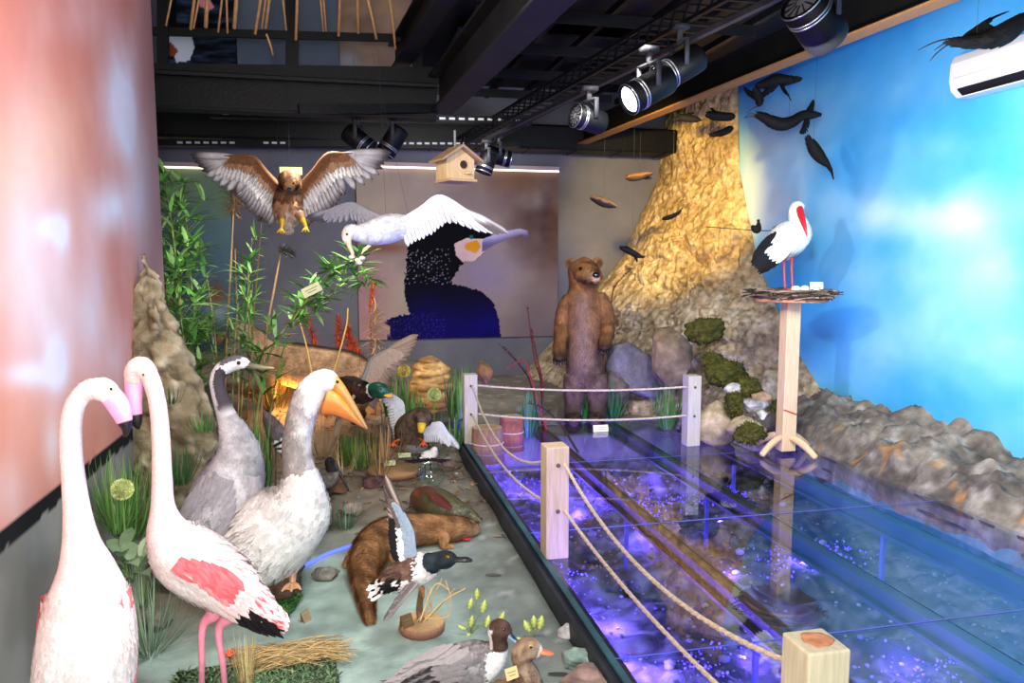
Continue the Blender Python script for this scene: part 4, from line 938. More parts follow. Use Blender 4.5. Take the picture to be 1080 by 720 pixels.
brc = lambda u, p, n: mixc((156, 134, 112), (110, 88, 68), .5 + 1.2 * fbm(np.array(p) * 35, 3)) if not (u > .94) else (220, 208, 196)
mb = MB(); sf = loft(mb, P, r, r, brc, N=60, K=20); flakes(mb, sf, 1200, .03, .013, .004, brc, 0, .6); flakes(mb, sf, 700, .012, .006, .001, brc, .6, .97); mb.build('body', FEATH, t)
m = MB(); bP, br = pxs([(569, 687, 6, -.06), (575, 688, 4.2, -.07), (580, 689, 3.8, -.07), (584, 689, 1.5, -.07)], dm); loft(m, bP, br * 1.1, br * .6, (196, 112, 72), N=16, K=12); m.build('bill', HORN, t)
eye(t, D(560, 681.5, dm - .105), .007, (210, 170, 90), CAMV)
for s in (0, 14): e = G(540 + s, 762); e[2] = .012; leg(t, [D(540 + s, 745, dm), e], [.013, .009], (190, 110, 60), None, True, .045, None, 'leg', True)

# --- small curlew-billed bird
dk = dep(G(345, 523)); kb = G(345, 523); kz = ground(kb[0], kb[1]); kb = G(345, 523, kz + .03); dk = dep(kb)
t = thing('long_billed_bird', (kb[0], kb[1], kz + .05), 'small grey bird with a black head and long down-curved bill, facing away from the pelican', 'bird')
P, r = pxs([(332, 499, 2), (337, 503, 8), (345, 504, 11), (350, 499, 8.5), (349, 492, 5.5), (348, 487, 5.5), (351, 486, 4)], dk)
kuc = lambda u, p, n: (34, 30, 32) if u > .6 else mixc((128, 122, 114), (84, 78, 72), .5 + fbm(np.array(p) * 30, 3) + .3 * n[2])
mb = MB(); sf = loft(mb, P, r, r, kuc, N=44, K=18); flakes(mb, sf, 700, .035, .015, .004, kuc, 0, .6); mb.build('body', FEATH, t)
m = MB(); bP, br = pxs([(351, 488, 2.6), (357, 497, 2), (363, 507, 1.5), (368, 518, .6)], dk); loft(m, bP, br, br, (44, 38, 36), N=18, K=9); m.build('bill', HORN, t)
eye(t, D(349.5, 486, dk - .035), .006, (90, 40, 30), CAMV)
folded(t, D(345, 498, dk - .06), D(334, 502, dk - .04), .06, CAMV + UP * .5, .07, .022, lambda u, q, tt, qq: jit((96, 90, 86), .1), (5, 4), .01)
for s in (0, 8): e = D(341 + s, 522, dk); leg(t, [D(341 + s, 512, dk), e], [.008, .006], (52, 46, 44), None, True, .035)

# --- mallard drake flying and the pair with pale wings
dmm = 6.0
t = thing('mallard_drake', D(390, 428, dmm), 'green-headed duck with raised brown wing, flying behind the pelican bill', 'bird')
P, r = pxs([(362, 402, 3, .15), (368, 406, 9, .1), (377, 412, 13), (385, 414, 11, -.06), (391, 412, 8, -.1), (398, 411, 8.5, -.14), (404, 413, 8, -.16), (409, 416, 4, -.17)], dmm)
mac = lambda u, p, n: mixc((14, 92, 62), (8, 52, 44), .5 + fbm(np.array(p) * 20, 2)) if u > .68 else ((232, 230, 226) if u > .645 else mixc((72, 46, 36), (40, 28, 24), .5 + fbm(np.array(p) * 20, 2)))
mb = MB(); sf = loft(mb, P, r, r, mac, N=50, K=20); flakes(mb, sf, 700, .05, .022, .004, mac, 0, .64); mb.build('body', mat('glossy_plumage', .35, .1, 40, .2, 120, spec=.5), t)
m = MB(); bP, br = pxs([(405, 415, 4.5, -.16), (410, 417, 3.6, -.18), (414, 418, 1.6, -.19)], dmm); loft(m, bP, br * 1.2, br * .6, (226, 160, 50), N=12, K=10); m.build('bill', HORN, t)
eye(t, D(402, 410, dmm - .22), .007, (30, 20, 16), CAMV)
mb = MB(); wing(mb, D(379, 408, dmm + .02), D(392, 378, dmm + .06), D(431, 358, dmm + .10), RT * .5 - UP * .75, 10, 10, .27, .22, .05, lambda k, u, tt, q: mixc((150, 128, 106), (96, 76, 62), .5 * abs(q) + .5 * sst(.7, 1, tt)) if k != 'c' else jit((158, 138, 116), .08), arm=.03, hand=.45, nn=CAMV, armcol=(128, 122, 118)); mb.build('wing', FEATH, t)
mb = MB(); wing(mb, D(376, 414, dmm - .08), D(364, 430, dmm - .18), D(352, 462, dmm - .2), -RT * .4 + FW * .3 - UP * .2, 8, 7, .15, .12, .04, lambda k, u, tt, q: jit((140, 120, 100), .1), arm=.02, nn=CAMV); mb.build('wing', FEATH, t)
hang(t, D(380, 404, dmm), 3.3)
dn = 6.7
t = thing('brown_landing_duck', D(438, 472, dn), 'brown-fronted duck with yellow bill and pale wings spread, landing with orange feet', 'bird')
P, r = pxs([(446, 468, 4, .34), (440, 466, 12, .24), (434, 462, 16, .10), (431, 452, 15, 0), (436, 444, 12, -.06), (444, 440, 11, -.10), (446, 443, 9.5, -.16), (445, 448, 4.5, -.20)], dn)
lac = lambda u, p, n: mixc((112, 92, 74), (66, 52, 42), .5 + 1.1 * fbm(np.array(p) * 25, 3)) if pr(p)[1] < 470 else (170, 162, 156)
mb = MB(); sf = loft(mb, P, r, r, lac, N=50, K=20); flakes(mb, sf, 900, .045, .02, .004, lac, 0, .95); mb.build('body', FEATH, t)
m = MB(); bP, br = pxs([(445, 445, 4, -.19), (444.5, 450, 3.6, -.23), (444, 456, 2.5, -.24)], dn); loft(m, bP, br * 1.2, br * .7, (222, 178, 36), N=12, K=10, up=CAMV); m.build('bill', HORN, t)
for s in (-5, 5): eye(t, D(445 + s, 440, dn - .18), .007, (30, 20, 16), CAMV)
pw = lambda k, u, tt, q: mixc((230, 230, 234), (120, 120, 128), sst(.3, 1, abs(q)) * .8 + .4 * sst(.8, 1, tt)) if k != 'c' else jit((220, 220, 224), .04)
mb = MB(); wing(mb, D(428, 448, dn), D(424, 424, dn - .05), D(400, 406, dn + .02), -RT * .75 - UP * .55, 10, 10, .19, .155, .044, pw, arm=.02, hand=.5, nn=CAMV); mb.build('wing', FEATH, t)
mb = MB(); wing(mb, D(448, 447, dn + .02), D(465, 446, dn - .02), D(480, 468, dn), -UP * .8 - RT * .3, 10, 10, .17, .18, .044, pw, arm=.02, hand=.5, nn=CAMV); mb.build('wing', FEATH, t)
for x, y, s in ((415, 467, -1), (447, 466, 1)):
    m = MB(); p = D(x + 4 * -s, y - 3, dn - .1); q = D(x, y, dn - .16); loft(m, [D(432 + 5 * s, 463, dn), p, q], [.012, .009, .009], [.012, .009, .009], (226, 92, 30), N=10, K=8)
    for k in (-1, 0, 1): loft(m, [q, q + RT * (.035 * k) - UP * .03 + CAMV * .03], [.011, .006], [.009, .004], (230, 88, 26), N=4, K=7)
    m.build('leg', HORN, t)
m = MB(); e = D(436, 478, dn + .05); g_ = ground(e[0], e[1]); m.tube([e, A3(e[0], e[1], g_)], .006, (90, 80, 70), 6, 3); m.build('support_rod', BLACK, t)
# small birds on the ground near them
pk = G(452, 488, .12); dk2 = dep(pk)
t = thing('small_bird', (pk[0], pk[1], ground(pk[0], pk[1])), 'small black-and-white bird with dark wings held flat, behind the glass bowl', 'bird')
P, r = pxs([(441, 484, 3), (447, 483, 6), (453, 481, 7), (457, 478, 5), (459, 475, 4.5), (461, 475, 2)], dk2)
mb = MB(); sf = loft(mb, P, r, r, lambda u, p, n: (222, 218, 212) if u > .3 and n[2] > -.4 else (52, 48, 50), N=30, K=14); flakes(mb, sf, 300, .03, .013, .003, (214, 210, 204), .2, .9); mb.build('body', FEATH, t)
mb = MB(); wing(mb, D(452, 484, dk2 - .04), D(440, 486, dk2 - .05), D(428, 485, dk2), RT * -.1 + CAMV, 7, 6, .09, .09, .03, lambda k, u, tt, q: jit((44, 40, 44), .2), arm=.012, nn=UP); mb.build('wing', FEATH, t)
mb = MB(); wing(mb, D(455, 484, dk2 - .04), D(463, 486, dk2 - .05), D(473, 484, dk2), RT * .1 + CAMV, 7, 6, .08, .08, .03, lambda k, u, tt, q: jit((44, 40, 44), .2), arm=.012, nn=UP); mb.build('wing', FEATH, t)
m = MB(); bP, br = pxs([(460, 475, 1.6), (464, 476, .5)], dk2); loft(m, bP, br, br, (40, 36, 34), N=6, K=8); m.build('bill', HORN, t)
for s in (-3, 3): e = D(451 + s, 494, dk2); e[2] = ground(e[0], e[1]) + .006; leg(t, [D(451 + s, 486, dk2), e], [.006, .005], (60, 50, 46), None, True, .03)
# rounded red-brown bird behind the otter
P, r = onfloor([(504, 548, 3), (494, 543, 8), (480, 539, 14), (464, 533, 18), (450, 527, 17), (442, 524, 10), (438, 524, 4)])
t = thing('duck', (P[3][0], P[3][1], ground(*P[3][:2])), 'rounded duck with glossy red-brown front and olive back, lying behind the otter', 'bird')
tec = lambda u, p, n: mixc(mixc((112, 58, 44), (70, 36, 30), .5 + fbm(np.array(p) * 18, 3)), (86, 84, 54), sst(.62, .42, u)) if not (u > .62 and u < .80 and abs((n @ RT) + .05) < .1) else (206, 150, 96)  # copper stripe is a highlight painted on the front
mb = MB(); sf = loft(mb, P, r, r * .9, tec, N=50, K=22); flakes(mb, sf, 900, .035, .016, .003, tec, 0, .6); mb.build('body', mat('glossy_plumage'), t)
folded(t, D(452, 519, dep(P[3]) - .08), D(468, 531, dep(P[3]) - .12), .07, UP + CAMV * .6, .06, .022, lambda u, q, tt, qq: jit((92, 44, 38), .15), (6, 4), .01)
# grey bird in the reeds at the pelican's neck
dg = 5.6; gb = D(288, 478, dg)
t = thing('ground_bird', (gb[0], gb[1], ground(gb[0], gb[1])), 'grey-brown bird with black-and-white face half hidden behind the pelican neck', 'bird')
P, r = pxs([(280, 436, 2), (284, 444, 7), (290, 455, 10), (294, 464, 9), (297, 470, 6), (297, 476, 5)], dg)
lpc = lambda u, p, n: mixc((112, 98, 98), (80, 68, 70), .5 + fbm(np.array(p) * 25, 3)) if u < .6 else ((238, 236, 234) if math.sin(u * 40) > 0 else (24, 22, 24))
mb = MB(); sf = loft(mb, P, r, r, lpc, N=40, K=16); flakes(mb, sf, 500, .045, .018, .004, lpc, 0, .6, 1); mb.build('body', FEATH, t)
m = MB(); bP, br = pxs([(297, 476, 2), (297, 483, .6)], dg); loft(m, bP, br, br, (40, 36, 34), N=6, K=8); m.build('bill', HORN, t)
for s in (-4, 2): e = D(288 + s, 500, dg); e[2] = ground(e[0], e[1]) + .006; leg(t, [D(289 + s, 462, dg), e], [.008, .006], (90, 70, 60), None, True, .04)

# --- wild goat standing behind the bamboo
dG_ = 7.5; gg = D(320, 452, dG_); gz_ = ground(gg[0], gg[1])
t = thing('wild_goat', (gg[0], gg[1], gz_), 'tan goat-like animal with a dark back stripe, standing behind the bamboo', 'goat')
def goc(u, p, n):
    px, py = pr(p); g = fbm(np.array(p) * 10, 4)
    c = mixc((196, 154, 114), (144, 110, 80), .5 + g); c = mixc(c, (214, 196, 168), sst(.1, -.7, n[2]) * .8)
    return mixc(c, (48, 36, 30), sst(.80, .95, n[2]) * .9)
mb = MB(); SF = []
P, r = pxs([(392, 402, 6), (386, 400, 17), (368, 394, 24), (340, 389, 24), (312, 385, 24), (290, 380, 21), (276, 370, 15, -.05), (266, 358, 12, -.1), (256, 352, 12, -.16), (249, 354, 11, -.22), (244, 362, 9, -.30), (241, 370, 6.5, -.36), (240, 375, 3, -.38)], dG_)
def goh(u, p, n):
    if u > .68: return mixc(goc(u, p, n), (150, 142, 134), sst(.7, .85, u) * .7)
    return goc(u, p, n)
SF.append((loft(mb, P, r * .85, r, goh, N=80, K=24), 9000, goh))
for (x, y, dd) in ((284, 396, -.10), (294, 396, .10), (374, 408, -.1), (382, 408, .1)):
    e = D(x, 452, dG_ + dd); ez = ground(e[0], e[1]); top = D(x, y, dG_ + dd)
    k = top[2] - ez; L_ = [top, A3(top[0] + .01, top[1], ez + k * .55), A3(top[0] - .015, top[1], ez + k * .3), A3(top[0], top[1], ez + .05), A3(top[0] - .02, top[1] - .02, ez + .01)]
    SF.append((loft(mb, L_, [.10, .06, .036, .030, .032], [.09, .055, .034, .028, .022], lambda u, p, n: mixc((150, 116, 84), (52, 40, 34), sst(.45, .95, u)), N=26, K=12), 900, lambda u, p, n: mixc((150, 116, 84), (52, 40, 34), sst(.45, .95, u))))
for sf, n, c in SF: fur(mb, sf, n, .04, .0032, c, .85)
mb.build('body', FUR, t)
for a, b in (((257, 346), (268, 352)), ((243, 350), (224, 362))):
    m = MB(); p, q = D(*a, dG_ - .18), D(*b, dG_ - .22); loft(m, [p, (p + q) / 2, q], [.02, .045, .004], [.012, .016, .004], (150, 112, 80), N=16, K=12, up=CAMV); m.build('ear', FUR, t)
for s in (-5, 7): eye(t, D(247 + s, 358, dG_ - .30), .014, (60, 40, 20), CAMV)
m = MB(); sphere(m, D(240, 375, dG_ - .40), .028, (60, 50, 48), 8); m.build('nose', GLOSS, t)
for s in (0, 9):
    m = MB(); p = D(252 + s, 346, dG_ - .14); loft(m, [p, p + UP * .06 + FW * .03, p + UP * .10 + FW * .09], [.018, .014, .003], [.018, .014, .003], (82, 70, 60), N=14, K=10); m.build('horn', HORN, t)
m = MB(); loft(m, [D(392, 399, dG_), D(397, 404, dG_), D(396, 412, dG_)], [.03, .03, .006], [.03, .025, .006], (70, 54, 44), N=12, K=10); m.build('tail', FUR, t)

# --- dark hung flock along the sky wall and over the back
def hung(L, lab, wires=True, wings=(), feet=None, col=(11, 11, 12), neck=None, group=None, top=3.9, bottomcol=None):
    base = L['c']; t = thing('hanging_bird', base, lab, 'bird', group)
    P, r = pxs(L['body'], L['d']); bc2 = bottomcol or (20, 17, 16)
    cf = lambda u, p, n: mixc(col, bc2, sst(.1, -.6, n[2])) if bottomcol is None else mixc(bottomcol, col, sst(.3, -.2, n[2]))
    mb = MB(); sf = loft(mb, P, r, r * .85, cf, N=40, K=16); flakes(mb, sf, 350, .05, .022, .003, cf, 0, .8); mb.build('body', FEATH, t)
    for (rt_, wr, tp, tr, LP, dd) in wings:
        mb = MB(); d0 = L['d']; wing(mb, D(*rt_, d0), D(*wr, d0 + dd / 2), D(*tp, d0 + dd), RT * tr[0] - UP * tr[1] + FW * .35, 7, 6, LP, LP * .8, LP * .28, lambda k, u, tt, q: jit(col, .12), arm=.014, nn=None); mb.build('wing', FEATH, t)
    for f in feet or ():
        m = MB(); m.tube([D(x, y, L['d'] + .01 * i) for i, (x, y) in enumerate(f)], [.007] + [.005] * (len(f) - 2) + [.002], (34, 32, 34), 6); m.build('leg', HORN, t)
    if wires: hang(t, D(*L['w'], L['d']), top)
    return t
Dk = 6.6
hung(dict(c=D(830, 136, Dk), d=Dk, w=(832, 124), body=[(799, 121, 3.5), (806, 124, 5.5), (816, 129, 7.5), (826, 131, 8), (836, 128, 7), (846, 122, 6), (856, 121, 5.5), (866, 121, 2)]), 'long dark bird model with thin trailing legs, hung below the sloping ceiling beam', wings=[((848, 121), (852, 115), (857, 107), (.5, .2), .10, .1), ((850, 124), (848, 130), (845, 138), (.5, .1), .10, -.1)], feet=[[(799, 121), (791, 120), (784, 125)], [(799, 122), (790, 123), (786, 124)]])
hung(dict(c=D(864, 190, Dk), d=Dk, w=(858, 152), body=[(853, 147, 3), (857, 154, 6.5), (862, 162, 7.5), (868, 169, 5.5), (873, 174, 3), (877, 181, 1.6), (879, 189, .8)]), 'dark bird model with pale dangling foot, below the long-legged one', wings=[((862, 158), (868, 160), (872, 170), (-.1, .6), .09, .12)])
hung(dict(c=D(818, 92, 6.9), d=6.9, w=(818, 84), body=[(800, 90, 2), (808, 88, 5.5), (818, 84, 7), (828, 84, 6), (838, 83, 2)]), 'dark wing-spread bird model tucked just under the corner of the ceiling beam', wings=[((818, 84), (810, 92), (803, 99), (.5, .1), .13, .1), ((822, 86), (826, 94), (832, 102), (.5, .2), .12, -.1), ((826, 83), (834, 80), (842, 82), (.1, .5), .10, .05)])
hung(dict(c=D(800, 112, 6.9), d=6.9, w=(799, 98), body=[(797, 96, 2.5), (799, 100, 5), (801, 106, 5), (800, 112, 2)]), 'small dark bird model hanging head up beside the cliff top', wings=[((797, 100), (791, 96), (785, 92), (0, .6), .07, .1), ((802, 100), (807, 96), (811, 93), (0, .6), .06, .1)], feet=[[(799, 112), (793, 115), (788, 119)]])
hung(dict(c=D(1020, 50, 4.35), d=4.35, w=(1030, 36), body=[(1004, 44, 4), (1012, 44.5, 6), (1028, 44, 8), (1044, 41, 11), (1058, 36, 13.5), (1070, 28, 12), (1082, 20, 8.5), (1100, 16, 6), (1120, 16, 4)]), 'big dark bird model with long splayed toes, hung in front of the air conditioner', wings=[((1052, 33), (1040, 24), (1056, 14), (-.55, .25), .17, .10)], feet=[[(1005, 43), (995, 42), (982, 46), (968, 53)], [(1005, 44), (996, 46), (985, 53)], [(1005, 45), (997, 49), (988, 56), (980, 65)]])
hung(dict(c=D(638, 220, 7.4), d=7.4, w=(637, 211), body=[(626, 209, 2), (631, 211, 4.5), (638, 214, 5.5), (645, 216, 4), (650, 218, 1.5)]), 'small brown bird model with pale back, hung over the grey wall above the bear', wings=[((636, 212), (642, 212), (649, 216), (-.2, .3), .05, .06)], col=(40, 30, 25), bottomcol=(140, 104, 70), top=3.6)
hung(dict(c=D(675, 190, 7.6), d=7.6, w=(675, 183), body=[(663, 187, 2), (668, 187, 4.5), (675, 186, 4.5), (682, 184, 3), (688, 183, 1.5)]), 'small brown bird model with pale back, hung just below the end of the black duct', wings=[((676, 185), (682, 186), (688, 188), (-.3, .4), .05, .06)], col=(40, 30, 25), bottomcol=(96, 64, 42), top=3.05)
hung(dict(c=D(668, 270, 7.6), d=7.6, w=(667, 264), body=[(657, 262, 2), (662, 264, 3.5), (668, 267, 4), (674, 270, 2.5), (680, 271, 1)]), 'tiny black bird model with crossed wings, hung near the head of the bear', wings=[((666, 264), (662, 261), (657, 260), (.4, .3), .06, .1), ((668, 268), (670, 271), (671, 275), (.5, .3), .06, -.1)], col=(22, 20, 22), top=3.6)
hung(dict(c=D(712, 126, 7.6), d=7.6, w=(724, 122), body=[(714, 125, 2), (720, 124, 4), (727, 125, 4.5), (735, 126, 3), (740, 127, 1)]), 'dark bird model crossing the cliff top, right beside the end of the duct', wings=[((722, 122), (726, 119), (732, 119), (.3, .2), .06, .1)], top=3.3)
hung(dict(c=D(762, 124, 7.2), d=7.2, w=(762, 118), body=[(748, 121, 3), (754, 122, 5.5), (764, 123, 5.5), (772, 123, 4.5), (775, 123, 2)]), 'stout dark bird model hung before the cliff top, close under the sloping beam', wings=[((758, 121), (752, 116), (746, 112), (.5, .3), .07, .1)], top=3.5)
hung(dict(c=D(764, 145, 7.2), d=7.2, w=(764, 138), body=[(751, 142, 1.5), (757, 141, 3), (764, 139, 4), (770, 136, 4), (773, 135, 2)]), 'slim dark bird model hung before the cliff, lowest of the three near the cliff top', wings=[((762, 138), (766, 135), (771, 134), (-.3, .4), .05, .08)], top=3.5)
hung(dict(c=D(709, 234, 7.3), d=7.3, w=(709, 228), body=[(702, 230, 1), (706, 229, 2.5), (711, 227, 2.5), (716, 224, 1.5), (720, 219, .6)]), 'tiny dark bird model with upturned tail, hung before the glowing yellow rock face', top=3.5)
sw = D(798, 241, 6.7)
t = thing('perched_bird', D(798, 246, 6.7), 'little black bird sitting on a thin rod between cliff and stork', 'bird')
P, r = pxs([(793, 238, 1.5), (796, 241, 4), (799, 242, 4), (800, 237, 2.5), (800, 234, 1.2)], 6.7); mb = MB(); loft(mb, P, r, r, (24, 22, 24), N=26, K=12); mb.build('body', FEATH, t)
mb = MB()
for k in range(4): feather(mb, D(800, 237, 6.7), nrm(UP + RT * (k - 1.5) * .12), CAMV, .05, .016, lambda tt, q: (22, 20, 22))
mb.build('tail', FEATH, t)
m = MB(); m.tube([D(745, 239, 7.0), D(798, 243, 6.7), D(816, 243, 6.58)], .0045, (50, 44, 40), 6, 8); solo(m, 'thin_rod', BLACK, D(780, 243, 6.75), 'thin dark rod reaching out of the cliff behind the stork', 'rod')
# ------------------------------------------------------------------ posts, ropes, lamps, boxes
def post(x, y, top, lab, w=.13, col=(188, 164, 138), stains=False):
    m = MB(); m.box((x, y, (GZ + top) / 2), (w, w, top - GZ), col); 
    t = thing('barrier_post', (x, y, GZ), lab, 'post', None); m.build('shaft', WOOD, t, False, bevel=.006)
    for z in (top - .10, top - .36):
        m = MB(); lathe(m, (x - .0, y - w / 2 - .002, z), [(.012, 0), (.012, .004), (.007, .006), (0, .006)], (90, 76, 62), 10, (0, -1, 0)); m.build('rope_hole', PAINT, t)
    if stains:
        m = MB(); rock(m, (x, y, top + .001), (w * .42, w * .36, .0025), 4, (206, 140, 98), sub=3); m.build('stain', PAINT, t, label='orange stain on the sawn top')
PT = .635 + GZ
post(1.13, 3.98, PT, 'pale square timber post at the middle of the walkway edge')
post(3.03, 6.20, PT, 'pale square timber post at the far side, in front of the mossy rocks', .125, (184, 176, 164))
post(1.10, 6.70, PT, 'pale square timber post at the far corner, rising behind a bark stump', .12, (190, 180, 166))
post(1.22, 1.72, PT, 'nearest square timber post, its sawn top stained orange', .125, (186, 176, 146), True)
def rope(a, b, sag, lab, n=24):
    a = np.array(a); b = np.array(b); pts = [a + (b - a) * u - A3(0, 0, sag * 4 * u * (1 - u)) for u in np.linspace(0, 1, 9)]
    L_ = np.linalg.norm(b - a); N = int(L_ * 60); m = MB(); X = resample(pts, N); T = np.gradient(X, axis=0)
    for k in range(3):
        Q = []
        for i in range(N):
            tt = nrm(T[i]); s = nrm(np.cross(tt, (0, 0, 1))); u = np.cross(s, tt); an = i * .75 + k * 2.094; Q.append(X[i] + (s * math.cos(an) + u * math.sin(an)) * .0042)
        loft(m, Q, .0058, .0058, (198, 180, 158), N=N, K=6)
    solo(m, 'rope', ROPE, (a + b) / 2, lab, 'rope')
zu, zl = PT - .10, PT - .36
rope((1.16, 6.66, zu), (2.97, 6.18, zu), .04, 'upper rope stretched across the far end before the bear')
rope((1.16, 6.66, zl), (2.97, 6.18, zl), .05, 'lower rope stretched across the far end before the bear')
rope((1.11, 6.62, zu), (1.12, 4.04, zu), .24, 'upper sagging rope from the corner post to the middle post')
rope((1.11, 6.62, zl), (1.12, 4.04, zl), .12, 'lower sagging rope from the corner post to the middle post')
rope((1.17, 3.92, zu), (1.20, 1.78, zu), .16, 'upper sagging rope from the middle post to the nearest post')
rope((1.17, 3.92, zl), (1.20, 1.78, zl), .06, 'lower sagging rope from the middle post to the nearest post')
def stump(px, py, pt, w, lab, col, d=None, group=None):
    p = G(px, py, .0 if px < 505 else .02); g = ground(p[0], p[1]); p = G(px, py, g); h = (py - pt) * dep(p) / F; r = w * .5 * dep(p) / F
    m = MB(); pr_ = [(r * 1.06, 0, tuple(c * .7 for c in col)), (r, h * .3, col), (r * .98, h * .8, col), (r * .96, h, col)]
    lathe(m, (p[0], p[1] + r * .6, g), pr_, col, 26); t = thing('tree_stump', (p[0], p[1] + r * .6, g), lab, 'stump', group); m.build('bark', BARK, t)
    m = MB(); lathe(m, (p[0], p[1] + r * .6, g + h), [(r * .96, 0, tuple(c * .8 for c in col)), (r * .85, .004, (190, 160, 120)), (r * .5, .003, (170, 138, 102)), (0, .005, (150, 120, 88))], (180, 150, 112), 26); m.build('cut_top', WOOD, t)
    m = MB(); lathe(m, (p[0], p[1] + r * .6, g + h * .55), [(r * 1.0, -.006), (r * 1.05, 0), (r * 1.0, .006)], (200, 184, 160), 26); m.build('cord', ROPE, t)
stump(516, 488, 452, 34, 'bark-covered stump standing in front of the far corner post', (146, 110, 86))
stump(541, 476, 440, 26, 'reddish stump behind the far corner post', (150, 92, 76))
# birdhouse
dh = 5.6; hc = D(482, 172, dh); Z = A3(0, 0, 1)
t = thing('birdhouse', D(482, 192, dh), 'small pale wooden birdhouse with round hole hanging from the tray', 'birdhouse')
ax = nrm(A3(.32, -1, 0)); sx = nrm(A3(1, .32, 0)); w_, dp_, h_ = .225, .19, .20; b0 = D(480, 190, dh)
def P_(x, y, z): return b0 + sx * x + ax * y + Z * z
def prism(m, pts, y0, y1, col):
    n = len(pts); V = [P_(x, y0, z) for x, z in pts] + [P_(x, y1, z) for x, z in pts]
    m.add(V, [tuple(range(n))[::-1], tuple(range(n, 2 * n))] + [(i, (i + 1) % n, n + (i + 1) % n, n + i) for i in range(n)], col)
PW = (204, 172, 126)
m = MB(); prism(m, [(-w_ / 2, 0), (w_ / 2, 0), (w_ / 2, h_ * .72), (0, h_ * 1.1), (-w_ / 2, h_ * .72)], -dp_ / 2, dp_ / 2, PW); hb_ = m.build('box', WOOD, t, False, bevel=.003)
m = MB(); prism(m, [(-w_ * .5, -.018), (w_ * .5, -.018), (w_ * .5, 0), (-w_ * .5, 0)], -dp_ * .55, dp_ * .72, (186, 152, 108)); m.build('floor_board', WOOD, t, False)
for s in (-1, 1):
    m = MB(); prism(m, [(0, h_ * 1.12), (s * w_ * .72, h_ * .60), (s * w_ * .72, h_ * .60 + .018), (0, h_ * 1.12 + .022)][::s], -dp_ * .6, dp_ * .75, (158, 128, 96)); m.build('roof_board', WOOD, t, False)
m = MB(); lathe(m, P_(.02, dp_ / 2 + .001, h_ * .52), [(.034, 0, (236, 200, 146)), (.034, .004, (236, 200, 146)), (.028, .005, (60, 44, 30)), (0, .003, (40, 30, 22))], (40, 30, 22), 22, ax); m.build('entrance_hole', PAINT, hb_)
m = MB(); m.tube([P_(.03, dp_ / 2, h_ * .22), P_(.06, dp_ / 2 + .05, h_ * .22)], .009, PW, 8, 3); m.build('perch', WOOD, hb_)
m = MB(); m.bar(P_(0, 0, h_ * 1.1), P_(0, 0, h_ * 1.1 + .14), .014, .014, (150, 150, 150), up=(0, 1, 0)); m.build('hanger', BLACK, t)
# spotlights
def spot(c, aim, L, r, lab, lit=True, hang_=.18, lens=(235, 238, 255), drum=(6, 6, 9)):
    c = np.array(c); ax = nrm(np.array(aim)); s = nrm(np.cross(ax, (0, 0, 1))); u = np.cross(s, ax); t = thing('spotlight', c + A3(0, 0, hang_ + r), lab, 'spotlight')
    m = MB(); lathe(m, c - ax * L / 2, [(0, 0), (r * .8, 0), (r * .95, L * .04), (r, L * .1), (r, L * .98), (r * .9, L), (r * .86, L * .93), (0, L * .9)], drum, 30, ax); m.build('drum', BLACK, t)
    for k in (.70, .76, .97):
        m = MB(); lathe(m, c - ax * L / 2 + ax * L * k, [(r * 1.0, -.004), (r * 1.035, -.002), (r * 1.035, .003), (r * 1.0, .005)], (170, 172, 178), 30, ax); m.build('ring', mat('bright_metal', .3, .08, 30, .05, 60, metal=.9), t)
    m = MB(); lathe(m, c + ax * L * .44, [(r * .86, 0, lens), (r * .5, .008, lens), (0, .012, lens)], lens, 26, ax); m.build('lens', emis('lamp_lens', (240, 242, 255), 3.0) if lit else PLAST, t)
    if not lit:
        m = MB()
        for k in range(12):
            a = k * math.pi / 6; d_ = s * math.cos(a) + u * math.sin(a); m.bar(c + ax * L * .47 + d_ * r * .25, c + ax * L * .47 + d_ * r * .82, .006, .010, (30, 30, 34), up=tuple(ax))
        m.build('louvre', BLACK, t)
    m = MB()
    for q in (-1, 1): m.bar(c + s * r * 1.12 * q, c + s * r * 1.12 * q + Z * (r + hang_ * .4), .03, .012, (58, 58, 62), up=tuple(s))
    m.bar(c - s * r * 1.15 + Z * (r + hang_ * .4), c + s * r * 1.15 + Z * (r + hang_ * .4), .03, .012, (58, 58, 62)); m.build('yoke', BLACK, t)
    m = MB(); m.bar(c + Z * (r + hang_ * .4), c + Z * (r + hang_), .03, .03, (66, 66, 70), up=(0, 1, 0)); m.box(c + Z * (r + hang_), (.10, .10, .03), (40, 40, 44)); m.build('mount', BLACK, t)
    m = MB(); m.tube([c - ax * L * .3 + u * r, c - ax * L * .2 + Z * (r + hang_ * .5) + s * .05, c + Z * (r + hang_ * .9)], .006, (20, 20, 22), 6); m.build('cable', BLACK, t)
spot(D(860, 22, 3.9), -RT * .45 + UP * .30 + CAMV * .35, .30, .115, 'large black spotlight at the ceiling near the sky wall, finned face turned up', False, .12, (110, 112, 118))
spot(D(684, 94, 4.7), -RT * .80 - UP * .50 + CAMV * .30, .34, .095, 'lit black spotlight in front of the pair below the truss, its white lens glowing', True, .14)
spot(D(716, 72, 4.9), -RT * .80 - UP * .50 + CAMV * .15, .34, .095, 'black spotlight directly behind the glowing one, below the truss', True, .16)
spot(D(621, 126, 5.2), -RT * .9 + UP * .1 + CAMV * .5, .24, .080, 'black spotlight with grille face under the middle of the truss', False, .12, (120, 122, 128))
spot(D(378, 148, 6.4), RT * .75 - UP * .6, .26, .085, 'black spotlight tilting down right above the tip of the buzzard wing', False, .12, (60, 62, 70))
spot(D(414, 149, 6.4), -RT * .5 - UP * .8, .26, .085, 'black spotlight tilting down between the buzzard and the birdhouse', False, .12, (60, 62, 70))
